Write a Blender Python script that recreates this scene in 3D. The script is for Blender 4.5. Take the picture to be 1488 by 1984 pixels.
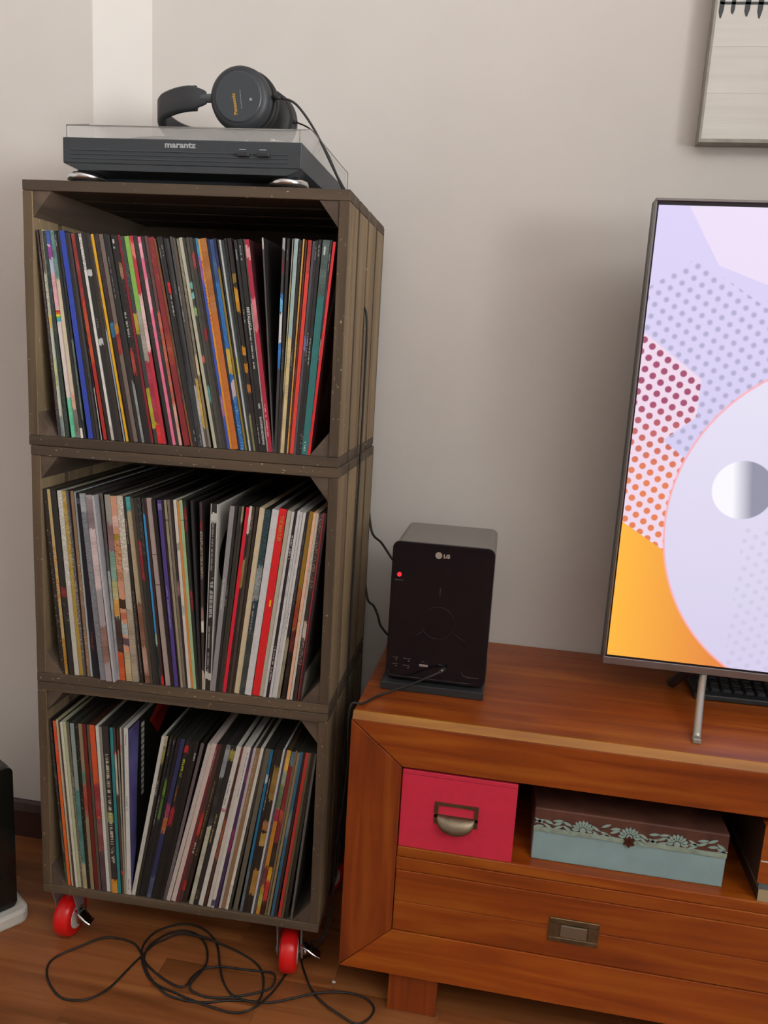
import bpy, bmesh, math, random
from mathutils import Vector, Matrix
random.seed(7)
for o in list(bpy.data.objects): bpy.data.objects.remove(o)
C = bpy.context.scene.collection
# ------------------------------------------------------------------ camera
yaw, pitch, roll = -0.1641, -0.1947, 0.0573
cy_, sy_ = math.cos(yaw), math.sin(yaw)
fw = Vector((sy_*math.cos(pitch), cy_*math.cos(pitch), math.sin(pitch)))
r0 = Vector((cy_, -sy_, 0)); u0 = r0.cross(fw)
rr = math.cos(roll)*r0 + math.sin(roll)*u0; uu = -math.sin(roll)*r0 + math.cos(roll)*u0
cam = bpy.data.objects.new('camera', bpy.data.cameras.new('camera')); C.objects.link(cam)
M = Matrix((rr, uu, -fw)).transposed().to_4x4(); M.translation = (0.7679, -1.1666, 1.1033)
cam.matrix_world = M
cam.data.sensor_fit = 'HORIZONTAL'; cam.data.sensor_width = 36; cam.data.lens = 1569.3/1488*36
cam.data.clip_start = 0.02
bpy.context.scene.camera = cam
# ------------------------------------------------------------------ world, window light, exposure
w = bpy.data.worlds.new('world'); bpy.context.scene.world = w; w.use_nodes = True
w.node_tree.nodes['Background'].inputs[0].default_value = (0.80, 0.90, 1.0, 1)
w.node_tree.nodes['Background'].inputs[1].default_value = 1.0
def area(name, loc, target, sx, sz, power, col):
    l = bpy.data.lights.new(name, 'AREA'); l.shape = 'RECTANGLE'; l.size = sx; l.size_y = sz; l.energy = power; l.color = col
    o = bpy.data.objects.new(name, l); C.objects.link(o); o.location = loc
    o.rotation_euler = (Vector(target)-Vector(loc)).to_track_quat('-Z', 'Y').to_euler()
    return o
wl = area('window_daylight', (3.36, -2.45, 1.65), (0.0, -1.95, 3.5), 1.55, 1.25, 156, (0.985, 0.99, 1.0)); wl.data.spread = math.radians(104)
vs = bpy.context.scene.view_settings
bpy.context.scene.display_settings.display_device = 'sRGB'
vs.view_transform = 'Standard'; vs.look = 'None'; vs.exposure = 0.0; vs.gamma = 1.0; vs.use_curve_mapping = False
# ------------------------------------------------------------------ helpers
def lin(h):
    if isinstance(h, str):
        h = tuple(int(h[i:i+2], 16)/255 for i in (0, 2, 4))
    return tuple(c/12.92 if c <= .04045 else ((c+.055)/1.055)**2.4 for c in h)
class E:
    """tiny expression builder for shader math nodes"""
    def __init__(s, nt, sock): s.nt, s.s = nt, sock
    def op(s, kind, b=None, c=None, clamp=False):
        n = s.nt.nodes.new('ShaderNodeMath'); n.operation = kind; n.use_clamp = clamp
        for i, v in enumerate((s, b, c)):
            if v is None: continue
            if isinstance(v, E): s.nt.links.new(v.s, n.inputs[i])
            else: n.inputs[i].default_value = v
        return E(s.nt, n.outputs[0])
    def __add__(s, b): return s.op('ADD', b)
    def __sub__(s, b): return s.op('SUBTRACT', b)
    def __mul__(s, b): return s.op('MULTIPLY', b)
    def lt(s, b, soft=None):
        if soft is None: return s.op('LESS_THAN', b)
        return ((s - b)*(-1.0/soft) + .5).op('ADD', 0.0, clamp=True)
def emix(nt, f, a, b):
    n = nt.nodes.new('ShaderNodeMix'); n.data_type = 'RGBA'
    nt.links.new(f.s, n.inputs[0])
    for i, v in ((6, a), (7, b)):
        if isinstance(v, tuple): n.inputs[i].default_value = (*v, 1)
        else: nt.links.new(v, n.inputs[i])
    return n.outputs[2]
def newmat(name):
    m = bpy.data.materials.new(name); m.use_nodes = True
    return m, m.node_tree, m.node_tree.nodes['Principled BSDF']
def mat(name, col, rough=.5, metal=0, noise=0.0, nscale=30, bump=0.0, coat=0, spec=None, trans=0, stretch=(1, 1, 1)):
    m, nt, p = newmat(name); c = lin(col)
    p.inputs['Base Color'].default_value = (*c, 1); p.inputs['Roughness'].default_value = rough
    p.inputs['Metallic'].default_value = metal
    if coat: p.inputs['Coat Weight'].default_value = coat
    if spec is not None: p.inputs['Specular IOR Level'].default_value = spec
    if trans: p.inputs['Transmission Weight'].default_value = trans
    if noise or bump:
        tc = nt.nodes.new('ShaderNodeTexCoord'); mp = nt.nodes.new('ShaderNodeMapping'); mp.inputs[3].default_value = stretch
        nz = nt.nodes.new('ShaderNodeTexNoise'); nz.inputs['Scale'].default_value = nscale; nz.inputs['Detail'].default_value = 5
        nt.links.new(tc.outputs['Object'], mp.inputs[0]); nt.links.new(mp.outputs[0], nz.inputs['Vector'])
        if noise:
            rmp = nt.nodes.new('ShaderNodeValToRGB')
            rmp.color_ramp.elements[0].position = .3; rmp.color_ramp.elements[1].position = .7
            rmp.color_ramp.elements[0].color = (*[x*(1-noise) for x in c], 1); rmp.color_ramp.elements[1].color = (*[min(1, x*(1+noise)) for x in c], 1)
            nt.links.new(nz.outputs[0], rmp.inputs[0]); nt.links.new(rmp.outputs[0], p.inputs['Base Color'])
        if bump:
            b = nt.nodes.new('ShaderNodeBump'); b.inputs['Strength'].default_value = bump; b.inputs['Distance'].default_value = .002
            nt.links.new(nz.outputs[0], b.inputs['Height']); nt.links.new(b.outputs[0], p.inputs['Normal'])
    return m
def wood(name, c0, c1, c2, axis, rough=.4, per_piece=0.0, scale=1.0, chips=None, coat=0.0, bump=.25):
    """wood with grain along one object axis; per_piece shifts tone by the object's own random number"""
    m, nt, p = newmat(name); L = nt.links.new
    tc = nt.nodes.new('ShaderNodeTexCoord'); oi = nt.nodes.new('ShaderNodeObjectInfo')
    geo = nt.nodes.new('ShaderNodeNewGeometry')
    add = nt.nodes.new('ShaderNodeVectorMath'); add.operation = 'ADD'
    rnd = nt.nodes.new('ShaderNodeMath'); rnd.operation = 'MULTIPLY'; rnd.inputs[1].default_value = 37.0
    L(oi.outputs['Random'], rnd.inputs[0]); L(tc.outputs['Object'], add.inputs[0]); L(rnd.outputs[0], add.inputs[1])
    mp = nt.nodes.new('ShaderNodeMapping')
    s = [34*scale]*3; s['xyz'.index(axis)] = 2.2*scale; mp.inputs[3].default_value = s
    L(add.outputs[0], mp.inputs[0])
    nz = nt.nodes.new('ShaderNodeTexNoise'); nz.inputs['Scale'].default_value = 1.0; nz.inputs['Detail'].default_value = 6; nz.inputs['Distortion'].default_value = .6
    L(mp.outputs[0], nz.inputs['Vector'])
    rp = nt.nodes.new('ShaderNodeValToRGB'); cr = rp.color_ramp
    cr.elements[0].position = .3; cr.elements[0].color = (*lin(c0), 1); cr.elements[1].position = .72; cr.elements[1].color = (*lin(c2), 1)
    e = cr.elements.new(.5); e.color = (*lin(c1), 1)
    L(nz.outputs[0], rp.inputs[0]); out = rp.outputs[0]
    n2 = nt.nodes.new('ShaderNodeTexNoise'); n2.inputs['Scale'].default_value = 5*scale; n2.inputs['Detail'].default_value = 3
    L(add.outputs[0], n2.inputs['Vector'])
    hs = nt.nodes.new('ShaderNodeHueSaturation'); L(out, hs.inputs['Color'])
    v = nt.nodes.new('ShaderNodeMapRange'); v.inputs[3].default_value = .78; v.inputs[4].default_value = 1.22; L(n2.outputs[0], v.inputs[0]); 
    v2 = nt.nodes.new('ShaderNodeMath'); v2.operation = 'MULTIPLY_ADD'; v2.inputs[1].default_value = per_piece; L(oi.outputs['Random'], v2.inputs[0]); v2.inputs[2].default_value = 1-per_piece/2
    v3 = nt.nodes.new('ShaderNodeMath'); v3.operation = 'MULTIPLY'; L(v.outputs[0], v3.inputs[0]); L(v2.outputs[0], v3.inputs[1]); L(v3.outputs[0], hs.inputs['Value'])
    out = hs.outputs[0]
    if chips:
        n3 = nt.nodes.new('ShaderNodeTexNoise'); n3.inputs['Scale'].default_value = 260; n3.inputs['Detail'].default_value = 2
        mp3 = nt.nodes.new('ShaderNodeMapping'); s3 = [1, 1, 1]; s3['xyz'.index(axis)] = .45; mp3.inputs[3].default_value = s3
        L(add.outputs[0], mp3.inputs[0]); L(mp3.outputs[0], n3.inputs['Vector'])
        g = nt.nodes.new('ShaderNodeMath'); g.operation = 'GREATER_THAN'; g.inputs[1].default_value = .71; L(n3.outputs[0], g.inputs[0])
        out = emix(nt, E(nt, g.outputs[0]), out, lin(chips))
    L(out, p.inputs['Base Color']); p.inputs['Roughness'].default_value = rough
    if coat: p.inputs['Coat Weight'].default_value = coat; p.inputs['Coat Roughness'].default_value = .25
    b = nt.nodes.new('ShaderNodeBump'); b.inputs['Strength'].default_value = bump; b.inputs['Distance'].default_value = .0015
    L(nz.outputs[0], b.inputs['Height']); L(b.outputs[0], p.inputs['Normal'])
    return m
def box(bm, x0, x1, y0, y1, z0, z1, mi=0, bev=0.0, seg=2):
    vs_ = [bm.verts.new(v) for v in ((x0,y0,z0),(x1,y0,z0),(x1,y1,z0),(x0,y1,z0),(x0,y0,z1),(x1,y0,z1),(x1,y1,z1),(x0,y1,z1))]
    fs = [bm.faces.new([vs_[i] for i in f]) for f in ((0,3,2,1),(4,5,6,7),(0,1,5,4),(1,2,6,5),(2,3,7,6),(3,0,4,7))]
    for f in fs: f.material_index = mi
    if bev:
        es = list({e for f in fs for e in f.edges})
        bmesh.ops.bevel(bm, geom=es, offset=bev, segments=seg, affect='EDGES', profile=.5, material=mi)
def prism(bm, pts, axis, a, b, mi=0):
    """polygon pts in the plane across `axis`, extruded from a to b"""
    def p3(p, t):
        return {'x': (t, p[0], p[1]), 'y': (p[0], t, p[1]), 'z': (p[0], p[1], t)}[axis]
    A = [bm.verts.new(p3(p, a)) for p in pts]; B = [bm.verts.new(p3(p, b)) for p in pts]; n = len(pts)
    fs = [bm.faces.new(A), bm.faces.new(B[::-1])] + [bm.faces.new((A[i], B[i], B[(i+1) % n], A[(i+1) % n])) for i in range(n)]
    for f in fs: f.material_index = mi
    return fs
def rrect(x0, x1, z0, z1, r, n=5):
    out = []
    for cx, cz, a0 in ((x1-r, z1-r, 0), (x0+r, z1-r, 90), (x0+r, z0+r, 180), (x1-r, z0+r, 270)):
        for k in range(n+1):
            a = math.radians(a0+90*k/n); out.append((cx+r*math.cos(a), cz+r*math.sin(a)))
    return out
def cyl(bm, p0, p1, r0_, r1_=None, n=24, mi=0, caps=True):
    r1_ = r0_ if r1_ is None else r1_; p0, p1 = Vector(p0), Vector(p1); d = (p1-p0).normalized()
    a = d.orthogonal().normalized(); b = d.cross(a)
    A = [bm.verts.new(p0+r0_*(math.cos(t)*a+math.sin(t)*b)) for t in (2*math.pi*i/n for i in range(n))]
    B = [bm.verts.new(p1+r1_*(math.cos(t)*a+math.sin(t)*b)) for t in (2*math.pi*i/n for i in range(n))]
    fs = [bm.faces.new((A[i], A[(i+1) % n], B[(i+1) % n], B[i])) for i in range(n)]
    for f in fs: f.smooth = True
    if caps: fs += [bm.faces.new(A[::-1]), bm.faces.new(B)]
    for f in fs: f.material_index = mi
def lathe(bm, prof, c, axis='z', n=40, mi=0):
    """prof: list of (radius, height) closed by axis; revolved about axis through c"""
    rings = []
    for r, h in prof:
        ring = []
        for i in range(n):
            t = 2*math.pi*i/n; u, v = r*math.cos(t), r*math.sin(t)
            p = {'z': (u, v, h), 'y': (u, h, v), 'x': (h, u, v)}[axis]
            ring.append(bm.verts.new(Vector(p)+Vector(c)))
        rings.append(ring)
    for A, B in zip(rings, rings[1:]):
        for i in range(n):
            f = bm.faces.new((A[i], A[(i+1) % n], B[(i+1) % n], B[i])); f.smooth = True; f.material_index = mi
    for R_, rev in ((rings[0], True), (rings[-1], False)):
        f = bm.faces.new(R_[::-1] if rev else R_); f.material_index = mi
def catmull(pts, sub=6, closed=False):
    P = [Vector(p) for p in pts]; out = []
    n = len(P)
    for i in range(n-1):
        p0, p1, p2, p3 = P[max(i-1, 0)], P[i], P[i+1], P[min(i+2, n-1)]
        for k in range(sub):
            t = k/sub
            out.append(.5*((2*p1)+(-p0+p2)*t+(2*p0-5*p1+4*p2-p3)*t*t+(-p0+3*p1-3*p2+p3)*t**3))
    out.append(P[-1]); return out
def tube(bm, pts, r, n=8, mi=0, flat=None):
    """round tube along pts; flat=(width vector, thickness) makes a strap instead"""
    rings = []; up = Vector((0, 0, 1)); a = None
    for i, p in enumerate(pts):
        d = (pts[min(i+1, len(pts)-1)]-pts[max(i-1, 0)]).normalized()
        if a is None: a = d.orthogonal().normalized()
        else: a = (a-d*a.dot(d)).normalized()
        b = d.cross(a)
        if flat:
            wv = (up-d*up.dot(d)).normalized(); nv = d.cross(wv); hw, ht = flat[0](i/(len(pts)-1)), flat[1]
            ring = [bm.verts.new(p+wv*hw*cu+nv*ht*cv) for cu, cv in ((1,.4),(.8,1),(-.8,1),(-1,.4),(-1,-.4),(-.8,-1),(.8,-1),(1,-.4))]
        else:
            ring = [bm.verts.new(p+r*(math.cos(t)*a+math.sin(t)*b)) for t in (2*math.pi*k/n for k in range(n))]
        rings.append(ring)
    for A, B in zip(rings, rings[1:]):
        m_ = len(A)
        for k in range(m_):
            f = bm.faces.new((A[k], A[(k+1) % m_], B[(k+1) % m_], B[k])); f.smooth = True; f.material_index = mi
    bm.faces.new(rings[0][::-1]).material_index = mi; bm.faces.new(rings[-1]).material_index = mi
def obj(name, bm, mats, parent=None, loc=(0, 0, 0), rot=(0, 0, 0), bevel=0, smooth=False, fix=True):
    if fix: bmesh.ops.recalc_face_normals(bm, faces=bm.faces)
    me = bpy.data.meshes.new(name); bm.to_mesh(me); bm.free()
    for m in (mats if isinstance(mats, (list, tuple)) else [mats]): me.materials.append(m)
    if smooth:
        for p in me.polygons: p.use_smooth = True
    o = bpy.data.objects.new(name, me); C.objects.link(o); o.location = loc; o.rotation_euler = rot
    if parent: o.parent = parent
    if bevel:
        b = o.modifiers.new('bevel', 'BEVEL'); b.width = bevel; b.segments = 2; b.limit_method = 'ANGLE'
    return o
def tag(o, label=None, cat=None, group=None, kind=None):
    if label: o['label'] = label
    if cat: o['category'] = cat
    if group: o['group'] = group
    if kind: o['kind'] = kind
    return o
def thing(name, label, cat, loc=(0, 0, 0), rz=0, group=None):
    o = bpy.data.objects.new(name, None); C.objects.link(o); o.location = loc; o.rotation_euler = (0, 0, rz); o.empty_display_size = .05
    return tag(o, label, cat, group)
def share(name, src, parent, loc, rot=None):
    o = src.copy(); o.name = name; C.objects.link(o); o.parent = parent; o.location = loc
    if rot is not None: o.rotation_euler = rot
    return o
FLATX = Matrix(((0,1,0),(0,0,-1),(-1,0,0)))      # text reading downwards on a face looking to -y
FRONT = Matrix(((1,0,0),(0,0,-1),(0,1,0)))       # upright text on a face looking to -y
def lettering(name, txt, size, m, parent, loc, frame=FRONT, depth=.0002, align='LEFT', xs=1.0, bold=0.0, shear=0.0):
    cu = bpy.data.curves.new(name, 'FONT'); cu.body = txt; cu.size = size; cu.extrude = depth; cu.align_x = align; cu.align_y = 'CENTER'; cu.resolution_u = 2
    cu.offset = bold; cu.shear = shear
    t = bpy.data.objects.new('t', cu); C.objects.link(t)
    me = bpy.data.meshes.new_from_object(t.evaluated_get(bpy.context.evaluated_depsgraph_get())); bpy.data.objects.remove(t)
    for v in me.vertices: v.co.x *= xs
    me.transform(frame.to_4x4()); me.materials.clear(); me.materials.append(m); me.name = name
    o = bpy.data.objects.new(name, me); C.objects.link(o); o.parent = parent; o.location = loc
    return o
PHI = 0.0327
cP, sP = math.cos(PHI), math.sin(PHI)
def TW(x, y, z): return (cP*x-sP*y, sP*x+cP*y, z)      # tower frame (crates stand slightly askew) to room
# ------------------------------------------------------------------ materials
WALL = mat('wall_paint', 'd1ccc6', .85, noise=.02, nscale=6, bump=.05)
CEIL = mat('ceiling_paint', 'e6e4e0', .9, bump=.03)
SKIRT = mat('skirting_wood', '3a201a', .45, noise=.2, nscale=12)
FLOORM = wood('floor_laminate', '70401f', '905630', 'aa6e3e', 'x', rough=.34, per_piece=.45, scale=.8, bump=.08)
CAB_X = wood('varnished_wood_lying', '7a320a', '94440c', 'a65a16', 'x', rough=.38, per_piece=.14, scale=1.5, coat=.1)
CAB_Z = wood('varnished_wood_upright', '6a2a0a', '82380e', '944c16', 'z', rough=.38, per_piece=.14, scale=1.5, coat=.1)
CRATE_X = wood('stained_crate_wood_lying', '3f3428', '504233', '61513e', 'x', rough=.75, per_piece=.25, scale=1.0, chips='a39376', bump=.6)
CRATE_Z = wood('stained_crate_wood_upright', '68583f', '7c6a4f', '90795a', 'z', rough=.75, per_piece=.25, scale=1.0, chips='ac9c80', bump=.6)  # slat faces: light on the crate sides put into the paler colour
CRATE_E = wood('shaded_crate_edge', '44372a', '554533', '65533e', 'z', rough=.8, per_piece=.2, scale=1.0, chips='94866a', bump=.6)  # slat edges: same wood, shade at the gaps put into the colour
CRATE_Y = wood('stained_crate_wood_deep', '44382c', '54463a', '625242', 'y', rough=.75, per_piece=.25, scale=1.0, bump=.6)
BLACKP = mat('black_plastic', '2a2c2e', .42)
GLOSSB = mat('gloss_black', '131217', .12, spec=.35)
RUBBER = mat('black_rubber', '161616', .6)
SILVER = mat('brushed_silver', 'c8c8c8', .25, metal=1)
ZINC = mat('zinc_steel', 'b0b4b6', .3, metal=.55)
DARKMET = mat('dark_metal', '5c5a58', .35, metal=.8)
TTB = mat('turntable_black', '33383c', .5, noise=.08, nscale=80)
HPB = mat('headphone_black', '2e3134', .5)
CORD = mat('cable_black', '1c1c1a', .55)
BRASS = mat('aged_brass', '6c5a42', .45, metal=.7, noise=.25, nscale=60)
WHITEP = mat('pale_plastic', 'cfccc4', .5)
TWHITE = mat('print_white', 'c4c4c0', .6)
TGOLD = mat('print_gold', 'b8903a', .5)
TYEL = mat('print_yellow', 'e8c020', .5)
TPINK = mat('print_pink', 'e0b0b4', .6)
def sleeve_mat(name, rough, coat):
    m, nt, p = newmat(name); a = nt.nodes.new('ShaderNodeVertexColor'); a.layer_name = 'Col'
    nz = nt.nodes.new('ShaderNodeTexNoise'); nz.inputs['Scale'].default_value = 160; tc = nt.nodes.new('ShaderNodeTexCoord')
    nt.links.new(tc.outputs['Object'], nz.inputs['Vector'])
    hs = nt.nodes.new('ShaderNodeHueSaturation'); mr = nt.nodes.new('ShaderNodeMapRange'); mr.inputs[3].default_value = .85; mr.inputs[4].default_value = 1.15
    nt.links.new(nz.outputs[0], mr.inputs[0]); nt.links.new(mr.outputs[0], hs.inputs['Value']); nt.links.new(a.outputs[0], hs.inputs['Color'])
    nt.links.new(hs.outputs[0], p.inputs['Base Color']); p.inputs['Roughness'].default_value = rough; p.inputs['Coat Weight'].default_value = coat
    p.inputs['Coat Roughness'].default_value = .08
    return m
CARD = sleeve_mat('printed_card', .5, 0.0); PLAST = sleeve_mat('plastic_wrapped_print', .3, .8)
# ------------------------------------------------------------------ room shell
YW = 0.4008; YL = 0.325
def slab(name, *b, m=WALL):
    bm = bmesh.new(); box(bm, *b); return tag(obj(name, bm, m), kind='structure')
fl = slab('floor', -2.2, 3.5, -4.5, 0.5, -.06, -.004, m=mat('floor_underlay', '2a1810', .8))
slab('ceiling', -2.2, 3.5, -4.5, 0.5, 2.55, 2.6, m=CEIL)
slab('wall_back', .0134, 3.5, YW, .5, 0, 2.55)
slab('wall_left', -2.2, -.066, YL, .5, 0, 2.55)
bm = bmesh.new(); prism(bm, [(-.066, YL), (.0134, YW), (.0134, .5), (-.066, .5)], 'z', 0, 2.55); tag(obj('wall_corner', bm, WALL), kind='structure')
slab('wall_side', -2.25, -2.2, -4.5, .5, 0, 2.55)
slab('wall_front', -2.2, 3.5, -4.55, -4.5, 0, 2.55)
bm = bmesh.new()
WY0, WY1, WZ0, WZ1 = -3.25, -1.65, 1.0, 2.3
box(bm, 3.4, 3.5, -4.5, WY0, 0, 2.55); box(bm, 3.4, 3.5, WY1, .5, 0, 2.55); box(bm, 3.4, 3.5, WY0, WY1, 0, WZ0); box(bm, 3.4, 3.5, WY0, WY1, WZ1, 2.55)
tag(obj('wall_right', bm, WALL), kind='structure')
bm = bmesh.new()
for b in ((WY0, WY0+.05, WZ0, WZ1), (WY1-.05, WY1, WZ0, WZ1), (WY0+.05, WY1-.05, WZ0, WZ0+.05), (WY0+.05, WY1-.05, WZ1-.05, WZ1), (-2.47, -2.43, WZ0+.05, WZ1-.05)):
    box(bm, 3.42, 3.47, *b)
tag(obj('window_1', bm, WHITEP), kind='structure')
# baseboards
def base_b(name, pts, ax0, ax1, axis):
    bm = bmesh.new(); prism(bm, pts, axis, ax0, ax1); return tag(obj(name, bm, SKIRT), kind='structure')
base_b('baseboard_left', [(YL, 0), (YL-.014, 0), (YL-.014, .062), (YL-.008, .078), (YL-.004, .083), (YL, .083)], -2.2, -.066, 'x')
base_b('baseboard_back', [(YW, 0), (YW-.014, 0), (YW-.014, .062), (YW-.008, .078), (YW-.004, .083), (YW, .083)], .02, 3.4, 'x')
# floor laminate strips, each its own piece
bm = bmesh.new(); box(bm, 0, .4997, 0, .0698, -.006, 0); strip0 = obj('plank', bm, FLOORM, fl, (9, 9, 9))
n = 0
for j in range(12):
    y = .396-.07*(j+1); off = (j*.193) % .5
    for i in range(8):
        x = -1.25+.5*i+off
        if j == 0 and i == 0: strip0.location = (x, y, 0); continue
        if y+.07 > YL and x < .0 : continue
        share('plank', strip0, fl, (x, y, 0))
bm = bmesh.new(); box(bm, -2.2, 3.4, -4.5, .396-.07*12, -.006, 0); tag(obj('plank', bm, FLOORM, fl), kind='stuff')
bm = bmesh.new(); box(bm, -2.2, -.01, .256, YL, -.006, -.0001); obj('plank', bm, FLOORM, fl)
# ------------------------------------------------------------------ crates
Z0, H, W_, D_, T_ = .1291, .3992, .5, .335, .0155
SW, SG = .0755, .011
def slat_bm(l, wdt, t, axis, seed, rough=.0012):
    """one sawn board: slightly wavy edges; axis = length direction"""
    rnd = random.Random(seed); bm = bmesh.new(); n = 10; rows = []
    for i in range(n+1):
        a = l*i/n; j0, j1 = rnd.uniform(0, rough), rnd.uniform(-rough, 0)
        if i in (0, n): j0 *= 1.6; j1 *= 1.6
        row = []
        for (b, cc) in ((j0, 0), (wdt+j1, 0), (wdt+j1, t), (j0, t)):
            row.append(bm.verts.new((a, b, cc) if axis == 'x' else (cc, b, a)))
        rows.append(row)
    for A, B in zip(rows, rows[1:]):
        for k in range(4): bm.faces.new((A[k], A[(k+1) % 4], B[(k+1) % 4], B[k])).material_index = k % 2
    bm.faces.new(rows[0][::-1]); bm.faces.new(rows[-1])
    return bm
labels = {2: 'topmost wooden crate of the tower, carrying the turntable', 1: 'middle wooden crate of the three stacked in a tower',
          0: 'lowest wooden crate of the tower, on red wheels'}
crates = {}; src = {}
for k in (2, 1, 0):
    dx = {2: -.002, 1: .0, 0: .0}[k]
    cr = thing('wooden_crate', labels[k], 'crate', TW(dx, 0, Z0+k*H), PHI, None); crates[k] = cr
    hh = H-.0006
    for i in range(4):
        y = i*(SW+SG)
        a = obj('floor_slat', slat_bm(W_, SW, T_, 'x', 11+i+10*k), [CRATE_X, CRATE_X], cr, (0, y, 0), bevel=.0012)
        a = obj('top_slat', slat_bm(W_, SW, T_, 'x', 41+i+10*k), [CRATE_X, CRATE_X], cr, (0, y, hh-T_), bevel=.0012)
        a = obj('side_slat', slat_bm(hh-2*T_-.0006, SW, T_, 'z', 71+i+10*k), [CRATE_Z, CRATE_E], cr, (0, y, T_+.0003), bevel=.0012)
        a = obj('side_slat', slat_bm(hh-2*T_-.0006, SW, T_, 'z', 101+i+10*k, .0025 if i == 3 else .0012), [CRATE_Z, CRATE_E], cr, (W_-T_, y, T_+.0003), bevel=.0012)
    for i in range(4):
        z = .0015+i*.0989
        bm = bmesh.new(); box(bm, .001, W_-.001, D_+.0005, D_+.0125, z, z+.0986)
        obj('back_board', bm, CRATE_X, cr, bevel=.001)
    lh, lv = .030, .038
    for sx in (0, 1):
        for sz in (0, 1):
            xw = T_ if sx == 0 else W_-T_; zw = T_ if sz == 0 else hh-T_; s1 = 1 if sx == 0 else -1; s2 = 1 if sz == 0 else -1
            bm = bmesh.new(); prism(bm, [(xw, zw), (xw+s1*lh, zw), (xw, zw+s2*lv)], 'y', .003, D_)
            obj('corner_block', bm, CRATE_Y, cr, bevel=.0008)
# casters under the lowest crate
RED = mat('red_polyurethane', 'e01818', .28)
def caster(lx, ly, rz, brake=True, flip=1):
    """wheel axle along local x"""
    bm = bmesh.new()
    box(bm, -.024, .024, -.026, .03, .1242-Z0, .1274-Z0+.0016, bev=.001)
    cyl(bm, (0, 0, .118-Z0), (0, 0, .125-Z0), .021)
    R_ = .0385; zc = R_+.0005-Z0; yc = .014
    box(bm, -.0224, .0224, -.017, .03, .1155-Z0, .118-Z0, bev=.001)
    for s in (-1, 1):
        prism(bm, [(-.015, .1165-Z0), (.028, .1165-Z0), (.026, .07-Z0), (.022, zc-.008), (.008, zc-.008), (.0, .07-Z0)], 'x', s*.0205, s*.0222)
    cyl(bm, (-.0245, yc, zc), (.0245, yc, zc), .0045)
    c_ = obj('caster', bm, ZINC, crates[0], (lx, ly, 0), (0, 0, rz))
    bm = bmesh.new(); w2 = .0155
    lathe(bm, [(.022, -w2), (.033, -w2), (.0368, -w2*.75), (R_, -w2*.3), (R_, w2*.3), (.0368, w2*.75), (.033, w2), (.022, w2)], (0, yc, zc), 'x', 40)
    obj('wheel', bm, RED, c_)
    bm = bmesh.new(); cyl(bm, (-.0165, yc, zc), (.0165, yc, zc), .0225, n=32); obj('hub', bm, WHITEP, c_)
    if brake:
        bm = bmesh.new(); s = flip
        prism(bm, [(yc-.016, zc+.02), (yc-.002, zc+.026), (yc+.014, zc+.014), (yc+.012, zc-.004), (yc, zc-.016), (yc-.014, zc-.006)], 'x', s*.0228, s*.0255)
        cyl(bm, (s*.0255, yc, zc), (s*.031, yc, zc), .007); cyl(bm, (s*.0255, yc+.008, zc+.009), (s*.028, yc+.008, zc+.009), .003)
        pts = catmull([(s*.024, yc-.008, zc+.020), (s*.034, yc-.016, zc+.021), (s*.046, yc-.02, zc+.014), (s*.056, yc-.02, zc+.008)], 5)
        tube(bm, pts, 0, flat=(lambda t: .0015, .009)); 
        obj('brake_lever', bm, mat('bright_zinc', 'd0d4d8', .12, metal=1) if 'bright_zinc' not in bpy.data.materials else bpy.data.materials['bright_zinc'], c_)
    return c_
caster(.014, .050, math.radians(-3), True, 1)
caster(.440, .046, math.radians(8), True, 1)
caster(.05, .27, math.radians(20), False); caster(.45, .27, math.radians(-40), False)
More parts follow.
